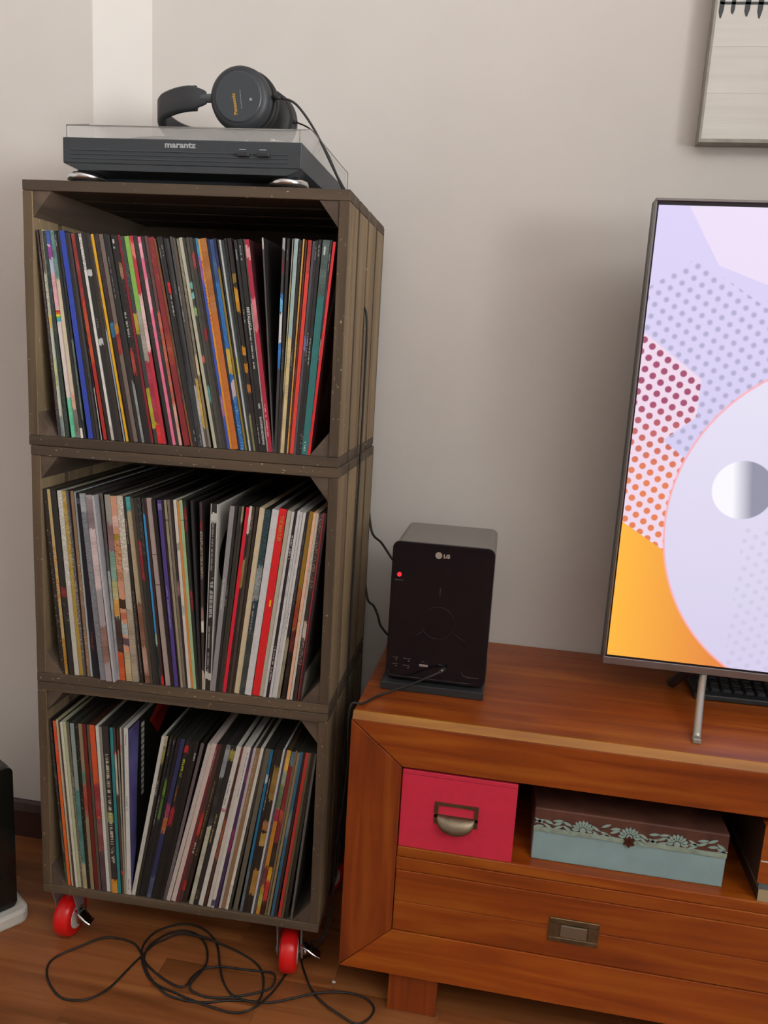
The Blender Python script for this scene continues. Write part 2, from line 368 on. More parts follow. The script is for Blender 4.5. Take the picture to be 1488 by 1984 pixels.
# ------------------------------------------------------------------ records
# top x mm, bottom x mm, thickness mm, look, colour, printed bands and one painted gloss band (kind, from, to, colour[, density]), flags
TOP=[
(13.0,44.8,3.5,'grey speckled','3a3436',[('s',0,0.35,'8c7d7d',0.4),('s',0.5,1,'8a8588',0.35)],''),
(17.1,48.3,2.6,'dark mottled','443c3c',[('s',0.1,0.9,'8d8a86',0.4)],''),
(21.3,50.9,4.2,'yellow and white banded','b9bfae',[('c',0,0.2,'5a4542'),('s',0,0.4,'8a6a48',0.4),('c',0.4,0.46,'d6b24a'),('c',0.62,0.76,'b9bd86'),('c',0.9,1,'6e7c80')],''),
(25.5,57.9,5.8,'black and green mottled','2c3a34',[('s',0,1,'5f7068',0.25)],''),
(31.3,67.5,8.3,'white spined rainbow banded','d6c8c4',[('c',0,0.07,'3d4f9c'),('c',0.07,0.13,'92489c'),('c',0.13,0.2,'a9b6c8'),('c',0.2,0.37,'d9a3ab'),('c',0.375,0.385,'d23430'),('c',0.385,0.395,'e0782c'),('c',0.395,0.405,'e6cf3a'),('c',0.405,0.415,'4aa650'),('c',0.415,0.43,'3f9fb8'),('c',0.8,1,'63c297')],''),
(39.7,76.1,5.8,'teal topped cream','c9bda2',[('c',0,0.23,'4d7d72'),('s',0,0.23,'8fa39e',0.3),('c',0.85,1,'6c6664'),('c',0.78,0.85,'cf9f86')],''),
(45.5,83.9,4.3,'black, white foot label','2b2c2d',[('d',0.02,0.07,'a8a8a4'),('c',0.95,1,'dcd8d2')],''),
(50.5,88.2,3.3,'thin greenish black','303634',[('c',0.5,0.9,'5c6a60')],''),
(53.8,96.0,8.3,'bright blue','2f45a8',[('s',0.3,0.5,'3a54c4',0.4)],''),
(62.1,104.6,5.0,'black','2e2c2a',[('s',0.0,0.3,'555049',0.1)],''),
(67.0,110.7,4.1,'charcoal','3c3b3c',[('s',0.3,0.8,'4e4c50',0.4)],''),
(71.2,116.7,1.7,'black, thin grey edged','303030',[('c',0.75,1,'b5b5b2')],''),
(72.8,121.8,5.8,'red and orange','a82c26',[('c',0,0.3,'93302f'),('c',0.33,0.62,'b8462a')],''),
(78.6,129.6,5.1,'black','242424',[],''),
(84.4,134.7,4.1,'thin white','d8d4cc',[('s',0,0.17,'6a6a66',0.5),('c',0.93,1,'b8aea2')],''),
(88.5,139.8,7.7,'broad black, small grey text','282828',[('d',0.4,0.45,'77787a'),('c',0.17,0.2,'b9bcba'),('c',0.5,0.53,'b0b3b4')],''),
(96.7,147.5,5.8,'brown tinted black','322c26',[('s',0.3,0.9,'4a3e2e',0.4)],''),
(102.5,155.2,2.5,'pale blue edged','8b97aa',[('c',0,0.45,'4b4746')],''),
(104.9,159.5,4.1,'thin bright yellow','d8a41e',[],''),
(109.0,165.4,6.8,'dark plum','352b2c',[('s',0.0,0.3,'574658',0.4),('c',0.41,0.48,'2d6a94')],''),
(117.2,172.2,6.5,'taupe','71635a',[('c',0.42,0.47,'b8802c'),('c',0.47,0.57,'8e2c22')],''),
(123.8,179.0,5.7,'black, silver lettered','2b2b2c',[('d',0.1,0.3,'7d8082')],''),
(129.5,184.9,4.2,'black, thin grey lined','2e2e2e',[('c',0.7,1,'8b8d8c')],''),
(135.2,189.2,5.7,'black, bold white lettered','262626',[('w',0.02,0.06,'d0d0cc'),('w',0.36,0.48,'b2b4b2'),('c',0.54,0.66,'a63a2e')],''),
(140.9,195.1,5.1,'black, flame pictured','2a2523',[('c',0.13,0.2,'8b6a4a'),('s',0.2,0.6,'5b4a4c',0.3)],''),
(146.6,200.2,4.1,'thin crimson','7e1f2c',[],''),
(150.7,206.1,5.9,'yellow flecked dark green','39403a',[('s',0,0.3,'4d6a7a',0.2),('c',0.36,0.46,'a4942c'),('c',0.72,0.92,'a8a02c')],''),
(157.2,212.0,7.6,'lime green topped','7fb24c',[('c',0.35,0.6,'9a958a'),('c',0.6,0.9,'a32a44'),('c',0.9,1,'d0272a')],'g'),
(165.3,219.6,5.7,'clear wrapped red','b82c3c',[('c',0.03,0.1,'d87060'),('c',0.28,0.55,'d9b9b4')],'g'),  # pale middle band is a gloss highlight painted on the wrap
(170.9,228.8,6.7,'black, grey streaked','2d2b2b',[('s',0,0.5,'4a4a4a',0.3)],''),
(178.2,235.5,4.8,'bright pink','e0708e',[('c',0.03,0.1,'eba0ae'),('c',0.2,0.35,'e8a0b0')],''),
(183.1,240.6,5.0,'black','322e30',[('s',0.1,0.6,'645a5c',0.2)],''),
(188.7,245.6,4.8,'salmon lined brown','5e4642',[('c',0.35,0.8,'b8604a'),('c',0.8,1,'cf9f8c')],''),
(193.5,253.1,9.7,'broad dark red','85252c',[('s',0.05,0.2,'96702c',0.15),('c',0.45,0.6,'9a3c28')],'g'),
(203.2,264.8,3.3,'rust orange','7d4a2c',[('c',0.4,0.8,'5c4632')],''),
(208.0,268.1,4.2,'charcoal, small text','38383a',[('d',0.05,0.1,'8b8d8e')],''),
(212.8,272.3,4.2,'black, red patched','2a2a2a',[('d',0.04,0.1,'9a9a9a'),('c',0.21,0.26,'c8262a'),('w',0.27,0.38,'b5b2ae'),('d',0.92,0.98,'b0b0ae')],''),
(218.4,276.5,4.0,'black','262626',[('c',0.6,1,'34383c')],''),
(222.4,280.6,4.2,'graphite','3d3e40',[('d',0.2,0.26,'7a7c7e'),('d',0.94,0.99,'a8a8a6')],''),
(228.0,284.8,4.2,'grey, double lettered','4a4b4b',[('d',0.23,0.4,'a8a8a6'),('c',0.7,1,'a6a8a8')],''),
(232.8,288.9,4.1,'ochre striped brown','5b5044',[('c',0.66,0.9,'c09a48')],''),
(238.4,293.1,4.0,'olive grey','7a7868',[('s',0.0,0.3,'a39f8a',0.3),('c',0.55,0.65,'c8ba90'),('c',0.65,0.9,'8a7a50')],'g'),
(242.4,301.4,5.0,'pale cream','b5b29c',[],'g'),
(248.0,306.3,4.1,'teal dotted black','3a3c38',[('c',0.2,0.23,'6fb0ac'),('c',0.25,0.28,'6fb0ac'),('c',0.32,0.36,'86b068'),('c',0.55,0.58,'b85a48'),('c',0.7,0.78,'4f8a86')],''),
(252.8,310.4,5.0,'dark olive','45453e',[('s',0,1,'5e5c50',0.25)],''),
(258.3,315.4,4.9,'black, red marked','403d38',[('c',0.07,0.14,'8c383a'),('c',0.42,0.48,'8c2c34')],''),
(263.9,320.3,3.3,'black','2e2b29',[('s',0.5,1,'4e423a',0.3)],''),
(267.8,323.6,4.0,'violet and blue','3a52ac',[('c',0,0.09,'2d84b4'),('c',0.09,0.2,'8c5aa0'),('c',0.75,0.85,'9c6a94')],''),
(271.8,327.8,4.0,'orange with red art','d8922c',[('s',0.1,0.42,'7c2c34',0.4)],''),
(275.8,331.9,9.0,'broad burnt orange','b8682c',[('c',0.0,0.35,'a86a34'),('s',0.4,1,'c87a30',0.2)],''),
(285.2,340.9,3.3,'thin navy','22304c',[],''),
(289.2,344.2,6.3,'royal blue, gold curved','2464a8',[('c',0,0.2,'2c4c80'),('s',0.2,0.5,'2a7cc0',0.4),('c',0.5,0.62,'c0a03c'),('c',0.66,0.74,'b8aab0'),('s',0.74,1,'8cc0e0',0.2)],'g'),
(295.5,351.6,3.3,'mustard below navy','84702c',[('c',0,0.14,'232c58')],''),
(301.0,354.8,3.1,'charcoal','34383a',[],''),
(304.2,358.1,2.5,'thin silver','b4b8b8',[('c',0.55,0.63,'b4b050'),('c',0.9,0.95,'b4b070')],''),
(307.3,360.6,4.1,'dark slate','343a3a',[('s',0.1,0.6,'505a5a',0.25)],''),
(312.0,364.7,3.3,'black','282a2a',[('c',0.82,1,'7a7a50')],''),
(316.7,367.9,5.7,'gold flamed black','2a2422',[('c',0.16,0.2,'8c6c28'),('c',0.22,0.33,'b8801c'),('c',0.5,0.54,'b8781c'),('c',0.58,0.62,'b8781c'),('c',0.68,0.72,'a8642c')],''),
(326.1,373.6,4.9,'black, small white titled','2b2b2b',[('d',0.03,0.09,'b0b0ae'),('d',0.32,0.38,'b0b0ae'),('d',0.86,0.96,'a8a8a8')],''),
(332.4,378.5,7.3,'black, bold white capitals lettered','242424',[('d',0.03,0.1,'b0b0ae'),('d',0.36,0.6,'c0c0bc')],'T'),
(341.0,385.8,2.3,'thin white edged','5a5c5c',[('c',0.3,1,'b8b8b4')],''),
(343.3,388.3,6.5,'crimson','a8243c',[('c',0.03,0.09,'cf8c8c'),('c',0.27,0.42,'cc7078'),('d',0.76,0.93,'e0b0b0')],'U'),
(369.0,394.8,2.4,'lone dark grey','4e4c4a',[('c',0,0.05,'b8b4ae')],''),
(400.6,397.2,4.1,'blue and white edged','3c3a3c',[('c',0,0.05,'9c9c9c'),('c',0.1,0.16,'5c262c'),('c',0.25,0.28,'3a6cac'),('c',0.28,0.34,'6ab0d8'),('c',0.34,0.48,'d0d0d4'),('c',0.48,0.6,'2c6cb4')],''),
(406.8,401.3,4.1,'black','2c2a2a',[('d',0.04,0.1,'7c7a78'),('d',0.5,0.6,'8c8078')],''),
(415.3,405.3,1.6,'thin pale yellow','b0a878',[('c',0,0.2,'9a9a94'),('c',0.7,1,'5c4c3c')],''),
(418.3,406.9,5.7,'pale aqua and cream','9aaeaa',[('c',0.45,1,'c8b482')],''),
(425.2,412.6,4.0,'black','292727',[('d',0.04,0.1,'7a6c80'),('d',0.5,0.6,'8a8a88')],''),
(430.6,416.6,2.4,'thin amber','d09a48',[('s',0.25,0.9,'a85a24',0.3)],''),
(434.4,419.1,2.4,'maroon brown','5c2c20',[],''),
(438.2,421.5,5.6,'vermilion','d84034',[('c',0,0.15,'a8322c')],''),
(445.1,427.1,3.8,'thin slate','4b4c52',[('c',0.44,0.5,'6c70a0')],''),
(448.9,431.2,4.0,'black','2b2a2c',[('d',0.02,0.09,'8c8c8a'),('d',0.42,0.55,'a8a8a4')],''),
(453.5,435.2,4.8,'black, white speckled foot','262626',[('d',0.02,0.09,'aaaaa6'),('d',0.45,0.57,'b8c4c0'),('s',0.85,1,'c0c0c0',0.1)],''),
(460.3,440.0,10.4,'dark teal','2f6e6c',[('c',0,0.25,'4a5a56'),('d',0.03,0.07,'c4d0cc'),('d',0.93,0.98,'c4d0cc')],''),
(470.9,450.5,3.2,'black, pale pink edged','2c2a2a',[('d',0.06,0.14,'a0a0a4'),('c',0.2,0.27,'3a3a3c'),('d',0.45,0.55,'c8b0a8')],''),
(475.5,453.7,4.0,'bright scarlet','d4242e',[('s',0.1,0.6,'e04a4c',0.3)],'g'),
]
MID=[
(15.4,41.1,8.3,'black, silver speckled','2a2622',[('s',0.05,1,'b0aca4',0.07)],''),
(24.3,49.4,5.3,'cream edged rust','b8a06c',[('s',0.3,0.6,'9c4c1c',0.4),('c',0.8,1,'a87a2c')],''),
(29.6,56.8,9.2,'black','2c2c28',[('c',0.52,0.57,'7a2428'),('s',0.6,0.7,'8c8c86',0.1)],''),
(41.1,66.0,7.9,'silvery white, foil sleeved','bcbab0',[('s',0,0.5,'e8e8e4',0.25)],'g'),
(49.0,74.3,6.2,'ochre gold','a88c3c',[('s',0,0.5,'d8c888',0.25)],'g'),
(55.2,80.7,5.3,'beaded silver','5a5c60',[('s',0.1,0.9,'d8d8d4',0.2)],''),
(60.5,86.2,1.8,'thin black','2c2220',[],''),
(63.1,88.0,5.5,'tan, cream dotted','8c6e54',[('s',0.3,1,'e0ccb4',0.08)],''),
(69.3,93.5,3.5,'pale blue grey','a0aaaa',[],''),
(72.8,99.0,10.5,'navy black','191c28',[('c',0.03,0.06,'565c70'),('d',0.75,0.85,'7c2c30')],''),
(83.3,115.5,10.9,'clear plastic wrapped grey','7c8288',[('c',0,0.1,'9aa0a4'),('s',0.1,0.9,'5c626c',0.3)],'gp'),
(94.7,126.4,10.5,'rose over white','a0989a',[('c',0.02,0.18,'85777a'),('c',0.18,0.5,'c8b8b6'),('c',0.7,0.9,'8a6a60')],'gp'),
(105.2,138.2,3.6,'pale grey plastic','b4b4b8',[],'gp'),
(113.9,141.8,4.5,'smoky translucent','5b5250',[('c',0.4,1,'9ca0a0')],'g'),
(121.7,146.3,9.6,'green to orange faded','93938a',[('c',0.15,0.3,'84686a'),('c',0.3,0.45,'78a090'),('c',0.45,0.55,'b0b07c'),('c',0.55,0.65,'cf9c50'),('c',0.65,0.85,'3c302c'),('c',0.85,1,'c8542c')],'g'),
(131.3,157.2,10.4,'peach and gold flecked','c89478',[('c',0.1,0.16,'d8b0a4'),('s',0.2,0.45,'8a5a24',0.6),('c',0.2,0.23,'9c8c30'),('c',0.55,0.6,'3c2c24'),('c',0.62,0.66,'b86848'),('c',0.68,0.74,'a8b8b8'),('c',0.76,0.8,'4c3c48'),('c',0.84,1,'b8a880')],'g'),
(141.7,168.0,10.4,'crinkled silver wrapped','b8b0a0',[('s',0,0.4,'f0f0ec',0.3),('c',0.6,1,'a09480')],'g'),
(152.1,182.5,4.3,'black, tiny lettered','2c2624',[('d',0.12,0.25,'a89888'),('d',0.5,0.95,'8c7c6c')],''),
(156.4,189.7,8.6,'teal topped beige','a8987c',[('c',0.0,0.07,'3a9494'),('c',0.56,1,'7c5440'),('c',0.8,0.95,'b08c7c')],''),
(165.0,198.6,5.2,'olive brown','4c4438',[],''),
(170.2,204.0,5.4,'black, red lettered edge','33322e',[('c',0.22,0.43,'84262c')],''),
(176.2,209.4,5.4,'black, pale art flecked','262624',[('s',0,0.3,'8c8c80',0.2)],''),
(183.1,214.8,3.6,'sky blue striped','3a98d0',[('c',0,0.08,'3a3a3a'),('c',0.72,0.78,'a0c4a0'),('c',0.78,1,'283634')],''),
(187.4,218.3,4.3,'dark maroon, red footed','3a2226',[('c',0.95,1,'d42028')],''),
(191.7,225.5,8.6,'mauve taupe','a0908a',[('c',0.29,0.295,'4c4240'),('c',0.45,0.455,'4c4240')],''),
(200.2,234.4,6.2,'black','241e1e',[],''),
(209.6,240.6,6.8,'purple','4c3c80',[('d',0.45,0.68,'9a94b4'),('c',0.02,0.05,'7068a0')],''),
(216.5,248.6,2.7,'black','2c2624',[],''),
(220.7,251.3,4.4,'beige striped','968a74',[('c',0.1,0.11,'5c5444')],''),
(225.8,255.7,4.4,'grey brown','6e6656',[('s',0,1,'8a8270',0.3)],''),
(230.9,260.2,3.5,'plum black','32282c',[('c',0.42,0.5,'7c5c60')],''),
(236.0,263.7,5.3,'ivory','c8c4b8',[('c',0.22,0.26,'9a9890'),('c',0.55,0.6,'a0a098')],''),
(242.0,269.0,4.2,'tangerine','cf8440',[],''),
(246.2,273.4,5.3,'mint green','94b488',[('c',0.1,0.104,'404c3c')],''),
(252.2,278.7,4.4,'black, two red titles','2a302a',[('c',0.04,0.1,'7c222c'),('c',0.11,0.16,'7c222c'),('c',0.47,0.51,'7c222c'),('c',0.52,0.58,'7c222c')],''),
(264.0,283.1,4.4,'black','282a2a',[],''),
(279.2,287.6,4.4,'black and cream pictured','3c302e',[('s',0.15,0.4,'d0c4b4',0.6),('c',0.1,0.15,'7c262c'),('c',0.55,0.62,'8c6c68'),('c',0.62,0.68,'d8d0c4'),('c',0.9,1,'b8a890')],''),
(298.5,292.0,10.6,'white edged boxed','2b2626',[('c',0.05,0.1,'bab8b0'),('w',0.38,0.6,'a8aca8'),('d',0.1,0.35,'8c8c88'),('d',0.65,0.9,'8c8c88'),('c',0.9,0.94,'bab8b0')],'B'),
(329.5,302.5,7.9,'light grey, white edged','8a888a',[('d',0.38,0.55,'b4b4b4')],''),
(337.8,310.4,4.4,'black','252523',[('d',0.42,0.53,'8c8a84')],''),
(343.6,314.8,4.4,'dark grey','33322e',[],''),
(348.6,319.2,3.5,'beige topped dark olive','3a362c',[('c',0,0.09,'8c8466')],''),
(355.3,322.7,5.8,'bright red','d01e34',[],''),
(361.1,328.8,4.1,'black, white corner','282220',[('c',0,0.14,'c8c4b8'),('c',0.27,0.42,'84783a')],''),
(365.2,333.2,4.4,'brown pinstriped','443a32',[('d',0.05,0.12,'9a9080'),('s',0.5,0.65,'6c6250',0.3)],''),
(371.0,337.6,4.4,'dark brown','33291f',[],''),
(376.8,341.9,8.7,'broad cream','c8b898',[],''),
(385.9,350.6,9.6,'blue green photographic','243840',[('s',0,0.3,'3a6c68',0.35),('c',0.3,0.48,'8c9494'),('s',0.3,0.48,'5c6464',0.3),('d',0.5,0.66,'94908a'),('c',0.66,1,'343c38')],''),
(397.4,360.2,10.7,'broad plain white','c8c8c8',[],''),
(408.1,372.4,12.1,'broad red, gold titled','d81e24',[],'R'),
(421.2,384.5,6.9,'greyish cream','b0aa98',[],''),
(428.5,391.4,4.1,'narrow white','c4c6c4',[],''),
(432.6,395.7,4.9,'black, stacked white text','2c2024',[('w',0.13,0.26,'b8b4b0'),('w',0.72,0.92,'a8a8a4')],''),
(437.5,400.9,4.1,'white, grey lettered','c4c4c4',[('d',0.25,0.45,'85858a')],''),
(441.6,405.2,4.3,'white','c6c6c4',[('d',0.5,0.65,'8c8c8c')],''),
(446.5,409.5,4.3,'white','c6c6c2',[('d',0.48,0.62,'6c6c70')],''),
(451.3,413.8,4.9,'black, beige footed','28242c',[('d',0.1,0.5,'6c6468'),('c',0.66,1,'8c8468')],''),
(456.2,421.6,6.5,'ochre to black','8c6c20',[('c',0.4,0.5,'8c4a1c'),('c',0.5,0.62,'943818'),('c',0.62,0.75,'5c1c1c'),('c',0.75,1,'1c1412')],''),
(462.7,430.1,4.9,'peach','dcae90',[('d',0.5,0.6,'a88470')],''),
(467.6,435.3,4.1,'white, small lettered edge','c4c0b4',[('d',0.15,0.45,'8c8c84')],''),
(471.6,441.3,5.7,'black and white photographic','342a28',[('s',0,0.4,'a8988c',0.35),('c',0.57,0.66,'b8a89c'),('s',0.66,0.8,'b8a89c',0.5)],''),
(477.3,448.1,4.0,'brick red','8c3430',[],''),
(481.3,452.4,3.2,'black','1e1614',[],''),
(484.6,456.7,2.4,'light grey','a8a698',[],''),
(487.0,461.8,4.0,'dark maroon','341820',[],''),
]
BOT=[
(15.8,41.0,3.9,'black, silver flecked','2a3030',[('s',0.05,0.5,'9aa09c',0.12),('c',0.6,0.8,'4c5048'),('c',0.85,1,'34503c')],''),
(23.3,44.9,5.6,'bright orange','d46428',[('c',0,0.35,'d85030')],''),
(28.9,51.7,3.9,'thin cream','b8b494',[],''),
(33.6,55.6,3.7,'plum patterned','483a40',[('s',0.3,0.8,'8c7c7c',0.4)],''),
(37.3,60.5,4.7,'ivory white','c8c8b4',[],''),
(42.0,65.3,4.9,'pale lime cream','b0b490',[],''),
(47.6,70.2,4.9,'grey mottled','625e54',[('s',0.3,0.9,'a8a49a',0.3)],''),
(55.1,75.0,7.5,'grey to teal','84948c',[('c',0.4,0.85,'4a7c74'),('c',0.85,1,'a89c78')],''),
(62.6,82.8,5.8,'black, silver spotted','24241e',[('s',0,0.9,'d0d0cc',0.05)],''),
(70.0,88.6,6.5,'beige, red banded','8a7c60',[('c',0.28,0.36,'56806c'),('c',0.36,0.55,'9c4434')],''),
(76.5,96.3,6.8,'oxblood','68201c',[],''),
(84.9,103.1,4.6,'thin smoky','544c40',[],''),
(89.5,108.9,9.6,'orange fading to plum','cf5430',[('c',0.35,0.55,'943438'),('c',0.55,0.75,'7c4848'),('c',0.75,1,'4c3c44')],'g'),
(100.6,118.5,5.8,'plain white','c8c8c0',[],''),
(107.1,124.3,4.8,'mid grey','85857c',[],''),
(113.5,129.1,10.6,'black, banded white lettering','302e2e',[('w',0.16,0.82,'c4c4b0'),('c',0.5,0.56,'84883c'),('c',0.92,1,'c8882c')],''),
(126.4,139.6,5.5,'teal','2a8084',[],''),
(132.0,146.4,3.8,'brown, red dotted','4a4034',[('c',0.14,0.16,'d83438'),('c',0.16,0.4,'bcb8a4'),('c',0.86,0.88,'d03038')],''),
(138.4,150.2,2.9,'dark red topped grey','8c8474',[('c',0,0.13,'5c1c24')],''),
(143.9,153.0,2.9,'pale grey','aaa89c',[('c',0.1,0.14,'b09080')],''),
(151.2,155.9,7.6,'white, violet pictured cover','c8c8c4',[('d',0.04,0.1,'8c8c8c'),('d',0.4,0.5,'8c8c8c'),('d',0.9,0.97,'8c8c8c')],'V'),
(218.6,163.6,7.2,'white, red edged top','c0c0b8',[('d',0.6,0.8,'a4a49c'),('d',0.9,0.96,'9a9a94')],''),
(225.8,172.1,4.8,'black, thin yellow striped','2a2a22',[('c',0.0,0.07,'a89c7c'),('c',0.07,0.17,'847c3c'),('d',0.27,0.36,'b8b8b4')],''),
(233.1,176.9,4.8,'black','1e201e',[('d',0.02,0.12,'8c8c88'),('d',0.36,0.55,'9c9c98')],''),
(239.4,181.7,4.8,'black, green lettered','1c2022',[('d',0.02,0.05,'a8a8a4'),('c',0.26,0.36,'54742c'),('c',0.37,0.5,'4c6a34')],''),
(245.7,186.4,5.7,'black','1a1c20',[],''),
(252.9,192.1,7.6,'dark navy, orange lettered','2a3058',[('c',0.4,0.48,'84304c'),('c',0.48,0.58,'a8603c'),('c',0.86,1,'44506c')],''),
(261.8,199.7,7.6,'black, yellow and red titled','1c1e1e',[('c',0.04,0.08,'a8262c'),('w',0.12,0.23,'b8bc24'),('c',0.42,0.53,'9c262c'),('d',0.28,0.38,'a8602c')],''),
(269.9,207.3,5.4,'black','1a1a1a',[],''),
(275.3,213.0,4.5,'black','181818',[],''),
(279.7,217.7,4.7,'black, small white title','1c1c1a',[('w',0.06,0.12,'c4c4c0')],''),
(287.8,222.4,5.7,'mauve grey plastic','5c545a',[('s',0.3,0.9,'8c8890',0.2)],'g'),
(299.4,228.1,7.1,'rosy white','b8b0a8',[('s',0.1,0.5,'a8a4a8',0.3)],''),
(306.5,236.6,8.0,'blush white','c4b4ac',[],''),
(314.5,246.0,4.4,'wine red edged','6a262c',[('d',0.04,0.2,'9a9488')],''),
(318.9,250.7,5.3,'dark, red banner lettered','42302c',[('c',0.42,0.56,'a83028'),('w',0.6,0.68,'c8c8b8'),('c',0.86,0.92,'a8242c')],''),
(324.3,256.3,8.0,'black, gold lettered','262018',[('d',0.22,0.7,'7c6c44')],''),
(332.2,269.5,7.5,'silver over cream','6a6e70',[('c',0.02,0.2,'848c90'),('c',0.2,0.5,'2a2c2c'),('c',0.5,1,'b0b09c')],''),
(340.2,277.0,8.8,'black, yellow titled','262626',[('c',0.03,0.09,'8c843c'),('d',0.42,0.62,'a89a50'),('d',0.9,0.97,'84784c')],''),
(349.0,286.3,7.9,'crisp white','c4c4bc',[('d',0.2,0.36,'7c7c80'),('c',0.38,0.4,'b87c84')],''),
(357.0,295.6,4.4,'dark brown, orange striped','4a2c26',[('c',0.0,0.1,'6c3c34'),('c',0.45,0.7,'8c4c30')],''),
(361.4,302.1,6.2,'pinkish white','c0b8b0',[],''),
(367.5,308.7,6.1,'white, inked','c4c4bc',[('d',0.03,0.3,'84848a'),('c',0.95,0.99,'34405c')],''),
(373.7,316.1,4.4,'purple and magenta','482c58',[('c',0.12,0.2,'74305c'),('c',0.5,0.65,'802c5c')],''),
(378.1,322.6,4.4,'pale silver','a8a8a4',[],''),
(382.4,327.2,7.4,'tan brown','84684c',[('d',0.05,0.4,'b08c74')],''),
(390.3,334.6,5.2,'clean white','c4c4b8',[('d',0.4,0.5,'9c9c98'),('d',0.85,0.92,'9c9c98')],''),
(395.6,341.1,3.5,'dark olive','3c3a30',[],''),
(399.1,348.5,7.9,'stone grey','5c584c',[],''),
(406.9,360.5,4.6,'ocean blue','20688c',[('c',0.15,0.2,'a8b8bc'),('c',0.7,1,'5c6870')],''),
(413.0,365.1,5.2,'black, white lettered edge','221e1c',[('d',0.17,0.36,'a8a4a0')],''),
(418.3,370.6,9.6,'black, gold artwork','242018',[('c',0.1,0.3,'84682c'),('c',0.42,0.48,'946034'),('c',0.5,0.58,'a8883c'),('c',0.72,0.88,'9c7434')],''),
(427.8,380.7,3.5,'slim white','b4b4b4',[],''),
(431.3,384.4,3.5,'indigo patterned','4c4c5c',[('s',0.3,1,'8c8494',0.3)],''),
(434.8,389.0,6.9,'yellow and orange banded','b07828',[('c',0,0.12,'c8a040'),('c',0.12,0.2,'94a088'),('c',0.2,0.35,'5a704c'),('c',0.35,0.42,'94243c'),('c',0.7,0.82,'6c3028'),('c',0.85,0.95,'9c9838')],''),
(441.7,396.3,6.9,'red with blue top','7c262c',[('c',0,0.08,'546c7c'),('c',0.35,0.42,'a8482c'),('c',0.55,0.7,'281e18'),('c',0.7,0.79,'c8921c'),('c',0.79,0.92,'b82c2c'),('c',0.92,1,'3c1810')],''),
(448.6,404.5,3.5,'cardboard brown','6c6048',[],''),
(452.1,409.1,4.3,'thin tan','847454',[],''),
(456.4,415.5,5.2,'steel blue','2e5c78',[('c',0.35,0.5,'607478')],''),
(461.6,420.9,4.3,'dark chestnut','34201a',[],''),
(465.9,428.2,5.2,'scarlet','a8302c',[],''),
(471.1,433.7,4.3,'khaki','544c34',[],''),
(475.4,439.1,6.0,'black, grey flecked','1e1e18',[('s',0.2,0.7,'5c5c54',0.2)],''),
(481.4,450.9,4.0,'thin ash grey','545250',[],''),
]

